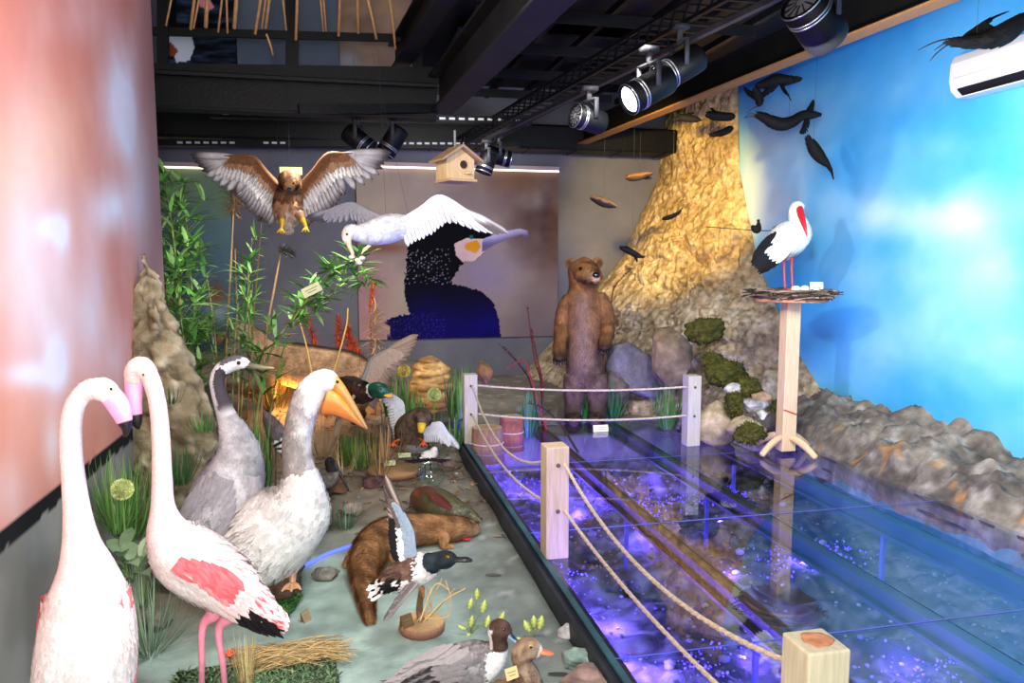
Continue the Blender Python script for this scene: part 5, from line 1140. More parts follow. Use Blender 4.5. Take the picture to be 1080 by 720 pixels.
spot(D(513, 172, 7.4), -RT * .3 - UP * .9, .20, .085, 'black spotlight pointing down beside the birdhouse', False, .12, (60, 62, 70))
spot(D(526, 165, 7.8), RT * .9 - UP * .2 + FW * .2, .26, .085, 'black spotlight lying level at the far end of the truss', False, .12, (60, 62, 70))
# air conditioner on the sky wall
a0 = atX(1011, 76, XW - .12); y0 = a0[1]; t = thing('air_conditioner', (XW - .12, y0 - .45, 2.9), 'white wall-mounted air conditioner high on the sky wall', 'air conditioner')
zc0 = atX(1025, 97, XW - .2)[2]; prof = [(0, .0), (-.13, .0), (-.185, .045), (-.205, .12), (-.20, .24), (-.17, .30), (0, .31)]
m = MB(); n = len(prof); L_ = 1.0
for yy in (y0, y0 - L_): pass
V = [(XW + x, y0, zc0 + z) for x, z in prof] + [(XW + x, y0 - L_, zc0 + z) for x, z in prof]
m.add(V, [tuple(range(n)), tuple(range(n, 2 * n))[::-1]] + [(i, n + i, n + (i + 1) % n, (i + 1) % n) for i in range(n)], (226, 224, 226)); m.build('casing', PLAST, t, False, bevel=.012)
m = MB(); m.bar((XW - .165, y0 - .08, zc0 + .027), (XW - .165, y0 - L_ + .08, zc0 + .027), .075, .012, (20, 20, 24), up=(-.63, 0, -.77)); m.build('air_slot', PAINT, t, False)
m = MB(); m.bar((XW - .135, y0 - .07, zc0 - .005), (XW - .135, y0 - L_ + .07, zc0 - .005), .07, .008, (224, 222, 222), up=(0, 0, 1)); m.build('flap', PLAST, t, False)
m = MB()
m.bar((XW - .207, y0 - .06, zc0 + .13), (XW - .207, y0 - L_ + .06, zc0 + .13), .002, .003, (170, 170, 172)); m.build('seam', PAINT, t, False)
# name cards
def card(p, w, h, yawr, tilt, lab, col=(226, 222, 186), tent=True, roll=0):
    p = np.array(p); Rm = np.array(Matrix.Rotation(yawr, 3, 'Z') @ Matrix.Rotation(tilt, 3, 'X') @ Matrix.Rotation(roll, 3, 'Y')); t = thing('name_card', p, lab, 'sign')
    f = lambda x, y, z: p + Rm @ A3(x, y, z); m = MB()
    m.box(f(0, 0, h / 2), (w, .004, h), col, Rm); cd_ = m.build('card', CARD, t, False)
    m = MB()
    for k in range(2): m.box(f(-.0, -.0026, h * (.62 - .28 * k)), (w * (.7 - .2 * k), .0006, h * .07), (120, 116, 96), Rm)
    m.build('print', CARD, cd_, False)['kind'] = 'stuff'
    if tent:
        R2 = np.array(Matrix.Rotation(yawr, 3, 'Z') @ Matrix.Rotation(-tilt - .5, 3, 'X')); m = MB(); q = f(0, 0, h); m.box(q + R2 @ A3(0, .002, -h / 2), (w, .004, h), tuple(c * .85 for c in col), R2); m.build('back_fold', CARD, t, False)
def gp(px, py):
    z = 0
    for _ in range(4): p = G(px, py, z); z = ground(p[0], p[1])
    return A3(p[0], p[1], z)
card(gp(325, 655), .05, .055, .9, -.45, 'small brown folded card on the bare grey ground below the pelican', (150, 126, 96))
card(ws + A3(-.065, -.05, .045), .06, .06, .5, -.5, 'dark brown folded card standing on the wood slice', (120, 92, 58))
card(gp(411, 497) + A3(0, 0, .05), .10, .045, .0, -.5, 'pale card lying nearer of the two at the thin sticks', (210, 210, 160), False)
card(gp(427, 488) + A3(0, 0, .05), .11, .04, .0, -.5, 'pale card farther of the two at the thin sticks', (210, 210, 160), False)
card(D(331, 310, 5.95), .15, .075, .1, -.1, 'cream card hung slanting on the arching bamboo', (238, 232, 176), False, -.45)
c_ = G(634, 455, GZ); card(A3(c_[0], c_[1], zt(c_[0], c_[1] + .3) if c_[1] > 7.3 else GZ), .15, .065, 0, -.35, 'cream card at the feet of the bear', (230, 222, 172), True)
card(A3(nx + .17, ny - .10, nz + .03), .11, .07, -.2, -.1, 'small white card standing in the nest', (232, 226, 206), False)
card(D(307, 184, 6.3), .18, .06, 0, 0, 'olive-green card hung behind the head of the buzzard', (128, 134, 78), False)
card(D(541, 716, 2.72) , .05, .04, .35, -.45, 'beige card leaning between the grey and the brown duck', (214, 188, 130), False)
# light strip on the ground, bowl, wooden base, small sticks
m = MB(); m.tube([gp(x, y) + A3(0, 0, .012) for x, y in ((316, 600), (330, 594), (345, 586), (362, 580), (378, 575))], .011, (110, 120, 255), 8); solo(m, 'led_strip', emis('blue_led', (84, 104, 255), 1.7), gp(345, 586), 'glowing blue-white light strip lying on the ground beside the otter', 'light strip')
for i, (x, y) in enumerate(((318, 659), (163, 625), (200, 595))):
    pass
p = gp(456, 516); m = MB(); ax2 = nrm(CAMV * .8 + UP * .6); lathe(m, p + A3(0, .03, .09), [(.0, -.05), (.06, -.04), (.10, 0), (.115, .05), (.108, .055), (.095, .01), (.055, -.028), (0, -.036)], (220, 235, 228), 30, ax2); solo(m, 'glass_bowl', glassmat('bowl_glass', (.86, .95, .9), 2.0), p, 'clear greenish glass bowl tipped behind the red-brown duck', 'bowl')
p = gp(416, 500); m = MB(); lathe(m, p, [(0, .0), (.22, 0, (120, 82, 60)), (.225, .03, (128, 88, 64)), (.215, .05, (176, 134, 92)), (0, .05, (186, 146, 100))], (186, 146, 100), 30); solo(m, 'wood_slice', WOOD, p, 'broad wood slice under the pale cards and thin sticks', 'wood slice')
for k, (a, b) in enumerate((((402, 432), (408, 494)), ((410, 440), (412, 492)), ((406, 440), (405, 486)))):
    q = gp(*b) + A3(0, 0, .05); m = MB(); m.tube([q, D(a[0], a[1], dep(q) + .05)], .006, (96, 88, 78), 6, 4); solo(m, 'thin_stick', BARK, q, ['tallest thin grey stick in the wood slice by the landing duck', 'thin grey stick nearest the landing duck', 'thin grey stick behind the pale cards'][k], 'stick')

# ------------------------------------------------------------------ rocks
def rk(px, py, w, h, seed, col, lab, d=None, dy=.0, col2=None, name='rock', cat='rock', z=None, depth=.8, planes=15, rough=.17):
    p = gp(px, py) if d is None else D(px, py, d); s = dep(p) / F; sx_, sz_ = w * .5 * s, h * .5 * s
    m = MB(); rock(m, p + A3(0, sx_ * depth * .6, sz_ * .8), (sx_ * 1.08, sx_ * depth, sz_ * 1.15), seed, col, col2, 4, planes, rough); return solo(m, name, ROCKM, p, lab, cat)
rk(672, 420, 60, 66, 3, (140, 134, 150), 'big purple-grey boulder directly behind the bear', 8.3)
rk(648, 432, 40, 44, 31, (124, 112, 104), 'brown boulder at the hind legs of the bear', 8.2)
rk(710, 412, 56, 70, 5, (160, 136, 112), 'reddish tan boulder behind the far side post', 7.9)
rk(764, 464, 58, 46, 6, (196, 176, 142), 'large cream boulder at the glass, next to the far side post', 6.8, planes=16)
rk(790, 466, 44, 28, 7, (206, 184, 146), 'low cream rock at the glass edge, just left of the nest pole', 6.5)
rk(799, 438, 30, 20, 8, (186, 182, 186), 'flat light grey stone among the moss clumps', 6.65)
rk(776, 418, 20, 14, 9, (226, 222, 216), 'small white stone above the flat grey one', 6.7)
rk(806, 428, 22, 16, 10, (180, 148, 116), 'small rusty stone behind the nest pole', 6.7)
rk(806, 442, 14, 10, 12, (230, 226, 218), 'tiny white stone beside the nest pole', 6.55)
rk(566, 436, 26, 22, 13, (142, 130, 122), 'grey stone beside the red twig at the far end')
rk(476, 452, 40, 20, 14, (96, 98, 88), 'dark mossy stone in the grass beside the landing duck')
rk(602, 674, 24, 16, 15, (206, 204, 202), 'white quartz stone by the walkway edge at the front')
rk(612, 706, 44, 24, 16, (156, 184, 168), 'pale green stone by the walkway edge at the front')
rk(626, 742, 62, 34, 17, (170, 140, 128), 'pinkish brown stone at the lower edge, nearest of the three by the walkway')
rk(292, 636, 60, 60, 18, (120, 92, 74), 'brown rock under the resting pelican', col2=(80, 60, 50))
rk(272, 646, 40, 24, 19, (150, 112, 88), 'reddish flat rock in front of the pelican')
rk(147, 606, 34, 46, 20, (150, 146, 136), 'pale grey stone between the two flamingos')
rk(352, 524, 30, 16, 21, (132, 92, 66), 'rusty brown stone carrying the curlew-billed bird')
rk(332, 560, 34, 18, 22, (156, 136, 120), 'tan stone beside the breast of the pelican')
rk(372, 546, 30, 16, 23, (170, 154, 138), 'flat pale stone in front of the thin grass tuft')
rk(394, 515, 30, 16, 24, (118, 86, 84), 'dark reddish stone under the dry reeds')
rk(345, 612, 30, 12, 25, (150, 146, 138), 'low rubble stone under the blue light strip')
rk(312, 605, 26, 14, 26, (160, 124, 108), 'pinkish stone at the end of the blue light strip')
rk(160, 668, 50, 22, 27, (136, 128, 116), 'grey stone at the feet of the upright flamingo')
rk(470, 498, 22, 16, 28, (130, 104, 92), 'small brown stone next to the glass bowl')
rk(512, 402, 20, 24, 30, (150, 110, 66), 'small ochre rock behind the far corner post', 7.6)
# standing rock by the pink wall
dR = 4.85; P, r = pxs([(184, 560, 58), (182, 510, 52), (178, 450, 46), (171, 400, 38), (164, 350, 29), (157, 305, 18), (152, 268, 5)], dR); m = MB()
sf = loft(m, P, r, r * .55, (168, 152, 118), N=110, K=80, up=FW)
V = np.array(m.v); cs = []
for i, p in enumerate(V):
    f = fbm(p * 2.6, 5); g = abs(fbm(p * 3.4 + 4, 4)); h = fbm(p * 11, 4); k = int(min(i // 80, 109)); o = nrm(p - sf['C'][k]); V[i] = p + o * (.045 * f - .03 * max(0, .2 - g) / .2 + .022 * h)
    c = mixc((158, 144, 112), (112, 100, 74), .5 + f); c = mixc(c, (196, 186, 158), max(0, h)); cs.append(mixc(c, (70, 60, 44), max(0, .7 - g * 6)))
m.v = [tuple(p) for p in V]; m.c = cs; pp = D(184, 520, dR); solo(m, 'standing_rock', ROCKM, (pp[0], pp[1], ground(pp[0], pp[1])), 'tall pointed tan rock leaning at the end of the pink wall', 'rock')
# ochre termite-like mound
dM = 8.0; P, r = pxs([(456, 446, 26), (456, 425, 26), (455, 405, 24), (455, 390, 19), (455, 380, 12), (455, 375, 3)], dM); m = MB(); sf = loft(m, P, r, r * .8, (190, 150, 90), N=70, K=50, up=FW); V = np.array(m.v); cs = []
for i, p in enumerate(V):
    f = fbm(p * 4, 5); h = fbm(A3(p[0] * 3, p[1] * 3, p[2] * 16), 4); k = min(i // 50, 69); o = nrm(p - sf['C'][k]); V[i] = p + o * (.06 * f + .05 * h); cs.append(mixc((206, 166, 104), (130, 96, 56), .5 + h + .4 * f))
m.v = [tuple(p) for p in V]; m.c = cs; pp = D(456, 440, dM); solo(m, 'rock_mound', ROCKM, (pp[0], pp[1], ground(pp[0], pp[1])), 'rounded ochre rock mound behind the green round flower heads', 'rock')

# ------------------------------------------------------------------ moss and plants
def moss(px, py, w, h, seed, lab, d, col=(88, 86, 40)):
    p = D(px, py, d); s = d / F; m = MB(); rg = random.Random(seed); V, Fc = ico(4); V = V.copy(); cs = []
    for i, q in enumerate(V):
        f = fbm(q * 2 + seed, 4); g = fbm(q * 9 + seed, 3); V[i] = q * (1 + .35 * f + .16 * g); cs.append(mixc(col, (58, 60, 26), .5 + 1.4 * g))
    m.add(V * A3(w * .5 * s, h * .45 * s, h * .5 * s) + p, Fc, cs)
    for _ in range(500):
        i = rg.randrange(len(V)); q = V[i] * A3(w * .5 * s, h * .45 * s, h * .5 * s) + p; blade(m, q, nrm(V[i] + A3(*[rg.uniform(-.6, .6) for _ in range(3)])), UP, .03, .008, jit((96, 94, 44), .3, rg), .4, 2)
    solo(m, 'moss_clump', MOSS, p - A3(0, 0, h * .4 * s), lab, 'moss')
moss(744, 349, 40, 26, 1, 'olive moss clump highest on the lower cliff', 7.35)
moss(766, 394, 46, 26, 2, 'wide olive moss clump in the middle of the lower cliff', 6.95)
moss(752, 380, 28, 16, 3, 'small olive moss clump perched on top of the wide one', 7.1)
moss(788, 408, 26, 20, 4, 'olive moss clump between the wide one and the nest pole', 6.8)
moss(774, 426, 16, 28, 5, 'narrow moss clump left of the flat grey stone', 6.7)
moss(790, 457, 34, 22, 6, 'dark moss clump lowest, right at the cream rocks', 6.4)
moss(822, 428, 20, 12, 7, 'thin moss patch behind the nest pole', 6.75)
def mat_patch(pts, lab, col, straw=0, n=1500, hgt=.03):
    P = [gp(*a) for a in pts]; cx = np.mean([p[:2] for p in P], 0); poly = [(p[0], p[1]) for p in P]; m = MB(); xs_ = [p[0] for p in P]; ys_ = [p[1] for p in P]; k = 0
    g2 = [(a[0], a[1]) for a in poly]; m.add([(x, y, ground(x, y) + .004) for x, y in g2] + [(x, y, ground(x, y) + .016) for x, y in g2], [tuple(range(len(g2), 2 * len(g2)))] + [(i, (i + 1) % len(g2), len(g2) + (i + 1) % len(g2), len(g2) + i) for i in range(len(g2))], tuple(c * .6 for c in col))
    while k < n:
        x, y = R.uniform(min(xs_), max(xs_)), R.uniform(min(ys_), max(ys_))
        if not inpoly(x, y, poly): continue
        k += 1; a = R.uniform(0, 6.28); blade(m, (x, y, ground(x, y) + .01), nrm(A3(math.cos(a), math.sin(a), R.uniform(.3, 1.2))), A3(0, 0, 1) + A3(math.cos(a), math.sin(a), 0) * .1, hgt * R.uniform(.6, 1.3), .008, jit(col, .25), .8, 2)
    b = (float(cx[0]), float(cx[1]), ground(*cx)); solo(m, 'turf_mat', LEAFM, b, lab, 'turf'); return b
mat_patch([(250, 702), (352, 692), (358, 722), (340, 734), (180, 738), (186, 712)], 'flat green turf mat at the feet of the upright flamingo', (96, 122, 86), n=2400)
mat_patch([(300, 598), (316, 600), (316, 636), (302, 654), (276, 656), (284, 642), (302, 630)], 'green turf edging curving around the rocks under the pelican', (70, 116, 58), n=1500)
m = MB()
for i in range(260):
    u = R.random(); x, y = 262 + 88 * u, 697 + R.uniform(-4, 10) + 4 * math.sin(u * 6); p = gp(x, y) + A3(0, 0, R.uniform(.02, .07)); a = R.uniform(-.5, .5); d_ = A3(math.cos(a), math.sin(a), R.uniform(-.1, .15)) * R.uniform(.06, .14)
    m.tube([p - d_, p + A3(0, 0, R.uniform(-.01, .025)), p + d_], .0016, jit((190, 162, 112), .2), 4, 5)
solo(m, 'straw_bundle', STRAW, gp(305, 700), 'tangled bundle of dry straw lying on the turf mat', 'straw')
def clump(px, py, n, L, W, spread, cols, lab, name='grass_clump', cat='grass', bend=1.0, rad=.06, d=None, lean=(0, 0, 0), m_=LEAFM, z=0):
    p = gp(px, py) if d is None else D(px, py, d); m = MB()
    for i in range(n):
        a = R.uniform(0, 6.283); rr = rad * math.sqrt(R.random()); o = A3(math.cos(a), math.sin(a), 0); d_ = nrm(A3(0, 0, 1) + o * spread * R.uniform(.2, 1) + np.array(lean)); c = R.choice(cols)
        blade(m, p + o * rr + A3(0, 0, z), d_, nrm(A3(0, 0, 1) * .3 - o), L * R.uniform(.55, 1.1), W * R.uniform(.7, 1.2), jit(c, .12), -bend * R.uniform(.4, 1.1) if False else bend * -R.uniform(.2, .9), 7, jit(c, .15), .03, .2, prof=lambda t: max(.03, (1 - t) ** .6 * min(1, .5 + t * 3)))
    return solo(m, name, m_, p, lab, cat)
GR = [(88, 134, 58), (62, 108, 46), (112, 150, 76)]; DG = [(66, 104, 56), (48, 86, 46)]; GG = [(110, 140, 112), (140, 160, 130), (84, 116, 90)]; ST = [(206, 182, 122), (180, 150, 96), (222, 204, 150)]
clump(140, 568, 120, .46, .009, 1.3, DG + GR, 'dark green grass clump behind the flamingo necks at the pink wall', d=3.9)
clump(124, 560, 80, .38, .009, 1.1, GR, 'green grass clump at the foot of the pink wall, with the round flower', d=3.7)
clump(190, 510, 60, .24, .010, .9, DG, 'low grass tuft at the foot of the standing rock', d=4.3)
clump(158, 690, 90, .42, .006, 1.8, GG, 'grey-green arching grass tuft between the flamingos at the front', rad=.05)
clump(150, 640, 50, .30, .007, 1.2, GG + GR, 'thin arching grass tuft beside the pale grey stone', rad=.04)
clump(214, 455, 40, .14, .010, 1.0, GR, 'small green tuft growing on the standing rock', d=4.45)
clump(180, 425, 26, .12, .010, 1.0, DG, 'tiny dark tuft high on the standing rock', d=4.45)
clump(364, 558, 46, .26, .007, 1.4, [(96, 124, 96), (70, 100, 74)], 'limp thin grass tuft lying beside the otter', rad=.05)
clump(340, 560, 50, .22, .008, 1.5, [(96, 124, 96), (80, 112, 84)], 'limp green tuft at the breast of the pelican', rad=.06)
clump(378, 490, 150, .30, .016, 1.0, [(104, 142, 62), (82, 122, 52)], 'lush green grass clump under the pelican bill', rad=.14)
clump(272, 520, 60, .55, .02, .5, GR, 'tall broad-leaved grass behind the crane and pelican', d=5.3, rad=.08)
clump(420, 440, 70, .42, .020, .55, GR, 'upright green grass clump before the ochre mound', d=7.2, rad=.14)
clump(436, 446, 40, .34, .022, .5, GR, 'short green grass clump beside the green round flower head', d=7.0, rad=.1)
clump(485, 440, 60, .52, .022, .5, GR, 'tall green grass clump between the ochre mound and the corner post', d=7.4, rad=.12)
clump(478, 468, 46, .30, .018, .8, DG + GR, 'dark low grass clump beside the bark stump', d=6.9, rad=.1)
clump(556, 460, 70, .48, .016, .65, [(70, 130, 84), (58, 110, 70)], 'bluish green grass clump behind the reddish stump', d=7.5, rad=.08)
clump(704, 452, 110, .46, .012, .9, [(84, 132, 60), (64, 112, 50)], 'fine green grass clump behind the far side post', d=7.3, rad=.08)
clump(612, 446, 60, .34, .022, .9, [(46, 130, 60), (38, 108, 52)], 'bright green leafy clump between the legs of the bear', d=8.0, rad=.1)
clump(646, 440, 50, .42, .022, .9, [(46, 112, 56), (38, 92, 48)], 'dark green leafy clump beside the legs of the bear', d=8.2, rad=.1)
clump(260, 724, 60, .26, .004, .35, ST, 'upright tuft of dry yellow grass on the turf mat', rad=.03, m_=STRAW, bend=.3)
clump(362, 500, 22, .34, .006, .9, ST, 'pale dry grass clump behind the curlew-billed bird', rad=.08, m_=STRAW, d=6.1)
clump(322, 490, 50, .32, .006, .8, ST, 'dry grass clump right of the pelican neck', rad=.06, m_=STRAW, d=5.4)
clump(340, 480, 40, .30, .010, 1.3, [(164, 132, 96), (140, 110, 78)], 'brown withered leaf clump right behind the pelican neck', rad=.08, m_=STRAW, d=5.7)
clump(404, 486, 22, .34, .016, 1.3, [(176, 138, 96), (150, 116, 78)], 'brown withered leaf clump behind the thin sticks', rad=.10, m_=STRAW, d=6.1)
clump(400, 500, 34, .46, .007, .8, [(150, 118, 80), (176, 140, 96), (120, 92, 62)], 'tall dry reed clump in front of the green-headed duck', rad=.09, m_=STRAW, d=5.9)
clump(345, 440, 60, .40, .008, .7, [(220, 140, 40), (196, 112, 36), (206, 160, 70)], 'amber dry grass clump at the legs of the goat', rad=.12, m_=STRAW, d=7.2)
clump(290, 430, 70, .40, .010, .8, [(220, 160, 50), (186, 120, 40), (150, 120, 50)], 'golden dry grass clump behind the crane bill', rad=.14, m_=STRAW, d=6.9)
# flower heads
def allium(px, py, rpx, d, lab, col=(196, 208, 132), foot=None):
    c = D(px, py, d); r = rpx * d / F; b = D(foot[0], foot[1], d) if foot else c - A3(0, 0, .35); b[2] = ground(b[0], b[1]); t = thing('round_flower', b, lab, 'flower')
    m = MB(); m.tube([b, (b + c) / 2 + A3(.01, 0, 0), c], .005, (96, 128, 62), 6); m.build('stem', LEAFM, t)
    m = MB(); sphere(m, c, r * .8, tuple(x * .75 for x in col), 10)
    for i in range(420):
        z = 1 - 2 * (i + .5) / 420; a = i * 2.39996; n_ = A3(math.sqrt(1 - z * z) * math.cos(a), math.sqrt(1 - z * z) * math.sin(a), z)
        blade(m, c + n_ * r * .7, nrm(n_ + A3(*[R.uniform(-.3, .3) for _ in range(3)])), np.cross(n_, (.3, .5, .8)), r * .34, r * .14, jit(col, .12), .3, 2)
    m.build('flower_head', MOSS, t)
allium(129, 516, 11.5, 3.5, 'pale green round flower head at the pink wall beside the flamingo neck', foot=(126, 568))
allium(458, 416, 7.5, 6.9, 'pale green round flower head in front of the ochre mound', foot=(455, 446))
allium(426, 391, 7, 7.6, 'yellow round flower head beside the raised duck wing', (206, 180, 88), foot=(428, 436))
# bamboo
def leaves(m, p, d_, n, L, W, cols, droop=.5):
    for k in range(n):
        s = A3(R.uniform(-1, 1), R.uniform(-1, 1), R.uniform(-.5, .5)); dd = nrm(np.array(d_) * .7 + s * .8 - A3(0, 0, .15)); blade(m, p, dd, nrm(A3(0, 0, 1) + s * .3), L * R.uniform(.7, 1.2), W, jit(R.choice(cols), .14), droop * R.uniform(.3, 1), 5)
def bamboo(L, d, r, lab, nl, LL, cols, t0=.35, culm=(150, 158, 84), name='bamboo', twigs=.16, W=.022, base=None):
    P = [D(x, y, d + dd) for x, y, dd in L]; b = P[0].copy(); b[2] = min(b[2], max(ground(b[0], b[1]), b[2] - 3)); P = [A3(P[0][0], P[0][1], ground(P[0][0], P[0][1]))] + P[1:] if base is None else P
    t = thing(name, P[0], lab, 'bamboo'); m = MB(); X = resample(P, 60); loft(m, X, np.linspace(r, r * .35, 60), np.linspace(r, r * .35, 60), lambda u, p, n: mixc(culm, tuple(c * .72 for c in culm), .5 + .5 * math.sin(u * 70)), N=60, K=8); m.build('culm', STRAW if culm[0] > 160 else LEAFM, t)
    if nl:
        m = MB(); 
        for k in range(nl):
            u = t0 + (1 - t0) * (k + R.random()) / nl; i = min(58, int(u * 59)); p = X[i]; tt = nrm(X[i + 1] - X[i]); a = R.uniform(0, 6.28); q = p + (A3(math.cos(a), math.sin(a), .35) * .8 + tt * .6) * twigs * R.uniform(.4, 1.1); m.tube([p, (p + q) / 2 + A3(0, 0, .01), q], .0022, (124, 140, 76), 4, 4); leaves(m, q, nrm(q - p), R.randint(4, 7), LL, W, cols)
        m.build('foliage', LEAFM, t)
BG = [(122, 178, 84), (92, 152, 66), (160, 204, 118), (76, 126, 58)]
bamboo([(200, 440, 0), (192, 340, 0), (184, 260, -.05), (174, 190, -.1)], 6.6, .014, 'leafy green bamboo right next to the end of the pink wall', 56, .20, BG, .15, twigs=.19, W=.036)
bamboo([(214, 440, 0), (206, 340, .05), (200, 280, .05), (196, 225, 0)], 6.8, .012, 'leafy bamboo second from the pink wall, of medium height', 50, .19, BG, .2, twigs=.19, W=.036)
bamboo([(196, 430, 0), (196, 380, 0), (190, 330, 0), (186, 290, 0)], 6.3, .010, 'short dense bamboo behind the tip of the standing rock', 34, .18, BG, .15, twigs=.18, W=.034)
bamboo([(252, 440, 0), (258, 350, 0), (262, 300, 0), (266, 250, 0)], 6.8, .010, 'slim bamboo with tufts of leaves left of the buzzard feet', 16, .18, BG, .3, twigs=.08, W=.026)
bamboo([(268, 440, 0), (266, 380, 0), (262, 330, 0), (262, 285, 0)], 6.6, .010, 'slim bamboo bare at the foot, behind the crane head', 18, .18, BG, .25, twigs=.10, W=.024)
bamboo([(232, 440, 0), (226, 380, 0), (214, 340, 0), (206, 316, 0)], 6.5, .009, 'leaning bamboo with narrow leaves over the head of the goat', 16, .17, BG + GG, .3, twigs=.10, W=.018)
bamboo([(240, 450, 0), (246, 400, 0), (248, 360, 0), (250, 318, 0)], 6.0, .008, 'short bamboo with narrow leaves directly above the crane', 14, .16, BG + GG, .4, twigs=.08, W=.018)
bamboo([(262, 430, 0), (282, 380, 0), (310, 335, -.05), (345, 295, -.1), (385, 276, -.15)], 6.3, .014, 'long bamboo arching toward the white bird, carrying a cream card', 38, .21, BG, .18, (168, 172, 96), twigs=.13, W=.036)
bamboo([(276, 420, 0), (300, 365, 0), (330, 326, 0), (372, 292, 0), (392, 300, -.02)], 6.45, .009, 'thin bamboo arching just under the long one', 24, .18, BG, .45, (150, 158, 84), twigs=.12, W=.028)
# tall dry reeds
def reed(L, d, r, lab, plume=None, pc=(150, 116, 72), pl=.25, col=(196, 160, 104), spread=.35):
    P = [D(x, y, d) for x, y in L]; P[0][2] = ground(P[0][0], P[0][1]); t = thing('dry_reed', P[0], lab, 'reed'); m = MB(); m.tube(P, [r] * (len(P) - 1) + [r * .5], col, 7, 30); m.build('stalk', STRAW, t)
    if plume:
        m = MB(); a = P[-1]; b = D(*plume, d); 
        for k in range(420):
            u = R.random(); p = a + (b - a) * u; w = pl * spread * math.sin(math.pi * (.12 + .8 * u)); q = p + A3(R.uniform(-1, 1) * w, R.uniform(-1, 1) * w * .7, R.uniform(-.3, .7) * pl * .3); blade(m, p, nrm(q - p + 1e-4), UP, np.linalg.norm(q - p) + .03, .007, jit(pc, .25), .5, 3)
        m.build('plume', STRAW, t)
reed([(235, 440), (239, 360), (243, 290), (246, 228)], 7.0, .010, 'tall tan reed with a brown ragged plume at the green panel', (252, 184), (176, 134, 88), .5)
reed([(260, 430), (266, 350), (272, 280), (276, 232)], 7.2, .006, 'thin brown reed with a small faint plume left of the buzzard', (279, 222), (110, 84, 60), .14, (132, 98, 72))
reed([(272, 420), (280, 360), (290, 300), (297, 262)], 6.5, .010, 'tan reed whose grey drooping plume hangs under the buzzard', (309, 270), (96, 92, 88), .16, (176, 140, 100))
reed([(250, 430), (252, 380), (250, 330), (248, 262)], 7.0, .007, 'bare tan reed beside the plumed one', None)
reed([(229, 420), (228, 370), (224, 330), (218, 290)], 6.9, .006, 'bare leaning reed above the head of the goat', None)
for k, (L_, pl, lab) in enumerate(((((335, 430), (338, 395), (334, 372)), (322, 330), 'rust-red dry plume directly above the goat back, leaning left'), (((356, 425), (357, 390), (357, 372)), (357, 335), 'rust-red dry plume upright behind the goat rump'), (((372, 425), (370, 395), (369, 376)), (366, 342), 'rust-red dry plume close to the tan dried flowers'), (((380, 425), (384, 395), (382, 385)), (372, 360), 'short orange plume at the raised duck wing'), (((392, 410), (391, 350), (391, 330)), (394, 296), 'thin orange plume before the cormorant panel'))):
    reed(L_, 7.9, .008, lab, pl, (190, 76, 34) if k < 3 else (214, 104, 40), .26 if k < 4 else .14, (150, 84, 48), .26 if k < 4 else .18)
reed([(396, 440), (397, 400), (396, 378)], 7.7, .010, 'broad tan cluster of dried flowers before the cormorant panel', (396, 322), (196, 164, 120), .42, (176, 144, 104), .42)
for L_, lab in ((((350, 400), (365, 345), (367, 325)), 'straight straw-coloured blade with a bent tip, behind the arching bamboo'), (((330, 400), (322, 360), (312, 330), (309, 345)), 'drooping straw-coloured blade at the goat back')):
    P = [D(x, y, 7.1) for x, y in L_]; m = MB(); m.tube(P, [.010, .008, .006, .003][:len(P)], (222, 178, 96), 6); b = P[0]; solo(m, 'dry_grass_stem', STRAW, b, lab, 'straw')
# red twigs by the bear
def twig(L, d, lab, col, n=7, buds=True):
    P = [D(x, y, d) for x, y in L]; P[0][2] = ground(P[0][0], P[0][1]); t = thing('red_twig', P[0], lab, 'twig'); m = MB(); m.tube(P, [.012, .010, .007, .003][:len(P)], col, 7, 24); m.build('stem', BARK, t); X = resample(P, 40)
    m = MB()
    for k in range(n * 9): i = R.randrange(8, 39); p = X[i]; o = A3(R.uniform(-1, 1), R.uniform(-1, 1), R.uniform(.2, 1)); blade(m, p, nrm(o), UP, .035, .014, jit(col, .2), .4, 2)
    m.build('bud', BARK, t)['kind'] = 'stuff'
twig([(572, 445), (572, 405), (566, 375), (560, 345)], 7.7, 'dark red twig standing before the corner of the cormorant panel', (96, 36, 36))
twig([(570, 445), (560, 405), (548, 385), (526, 362)], 7.6, 'dark branching twig leaning toward the cormorant panel', (62, 40, 38))
twig([(574, 440), (570, 400), (564, 380), (556, 322)], 7.75, 'thin tall red twig reaching highest before the cormorant panel', (110, 44, 44))
twig([(580, 440), (560, 400), (552, 380), (534, 390)], 7.5, 'bright red sprig hanging low behind the upper rope', (140, 48, 48), 3)
twig([(610, 462), (590, 446), (572, 430), (556, 425)], 7.0, 'thin dark twig lying behind the lower rope', (52, 40, 38), 3)
twig([(636, 330), (645, 318), (650, 300), (668, 282)], 8.3, 'reddish brown dry branches against the cliff behind the bear', (126, 74, 48), 12)
# broad grey-green leaves near the left wall
def broadleaf(px, py, n, L, W, cols, lab, d=None, name='leafy_plant'):
    p = gp(px, py) if d is None else D(px, py, d); t = thing(name, p, lab, 'plant')
    m = MB()
    for k in range(n):
        a = 6.28 * k / n + R.uniform(-.3, .3); o = A3(math.cos(a), math.sin(a), R.uniform(.5, 1.6)); q = p + o * L * .5; m.tube([p, p + o * L * .25 + A3(0, 0, .02), q], .0025, (96, 120, 70), 5, 5)
        blade(m, q, nrm(o + A3(0, 0, -.2)), A3(0, 0, 1), L * R.uniform(.8, 1.2), W, jit(R.choice(cols), .1), .8, 7, None, .05, .25)
    m.build('leaf', LEAFM, t)
broadleaf(140, 614, 12, .13, .07, [(128, 150, 118), (104, 130, 96)], 'grey-green broad-leaved plant behind the nearest flamingo', 3.3)
broadleaf(128, 600, 9, .12, .06, [(128, 150, 118), (96, 122, 88)], 'second grey-green broad-leaved plant close to the pink wall', 3.4)
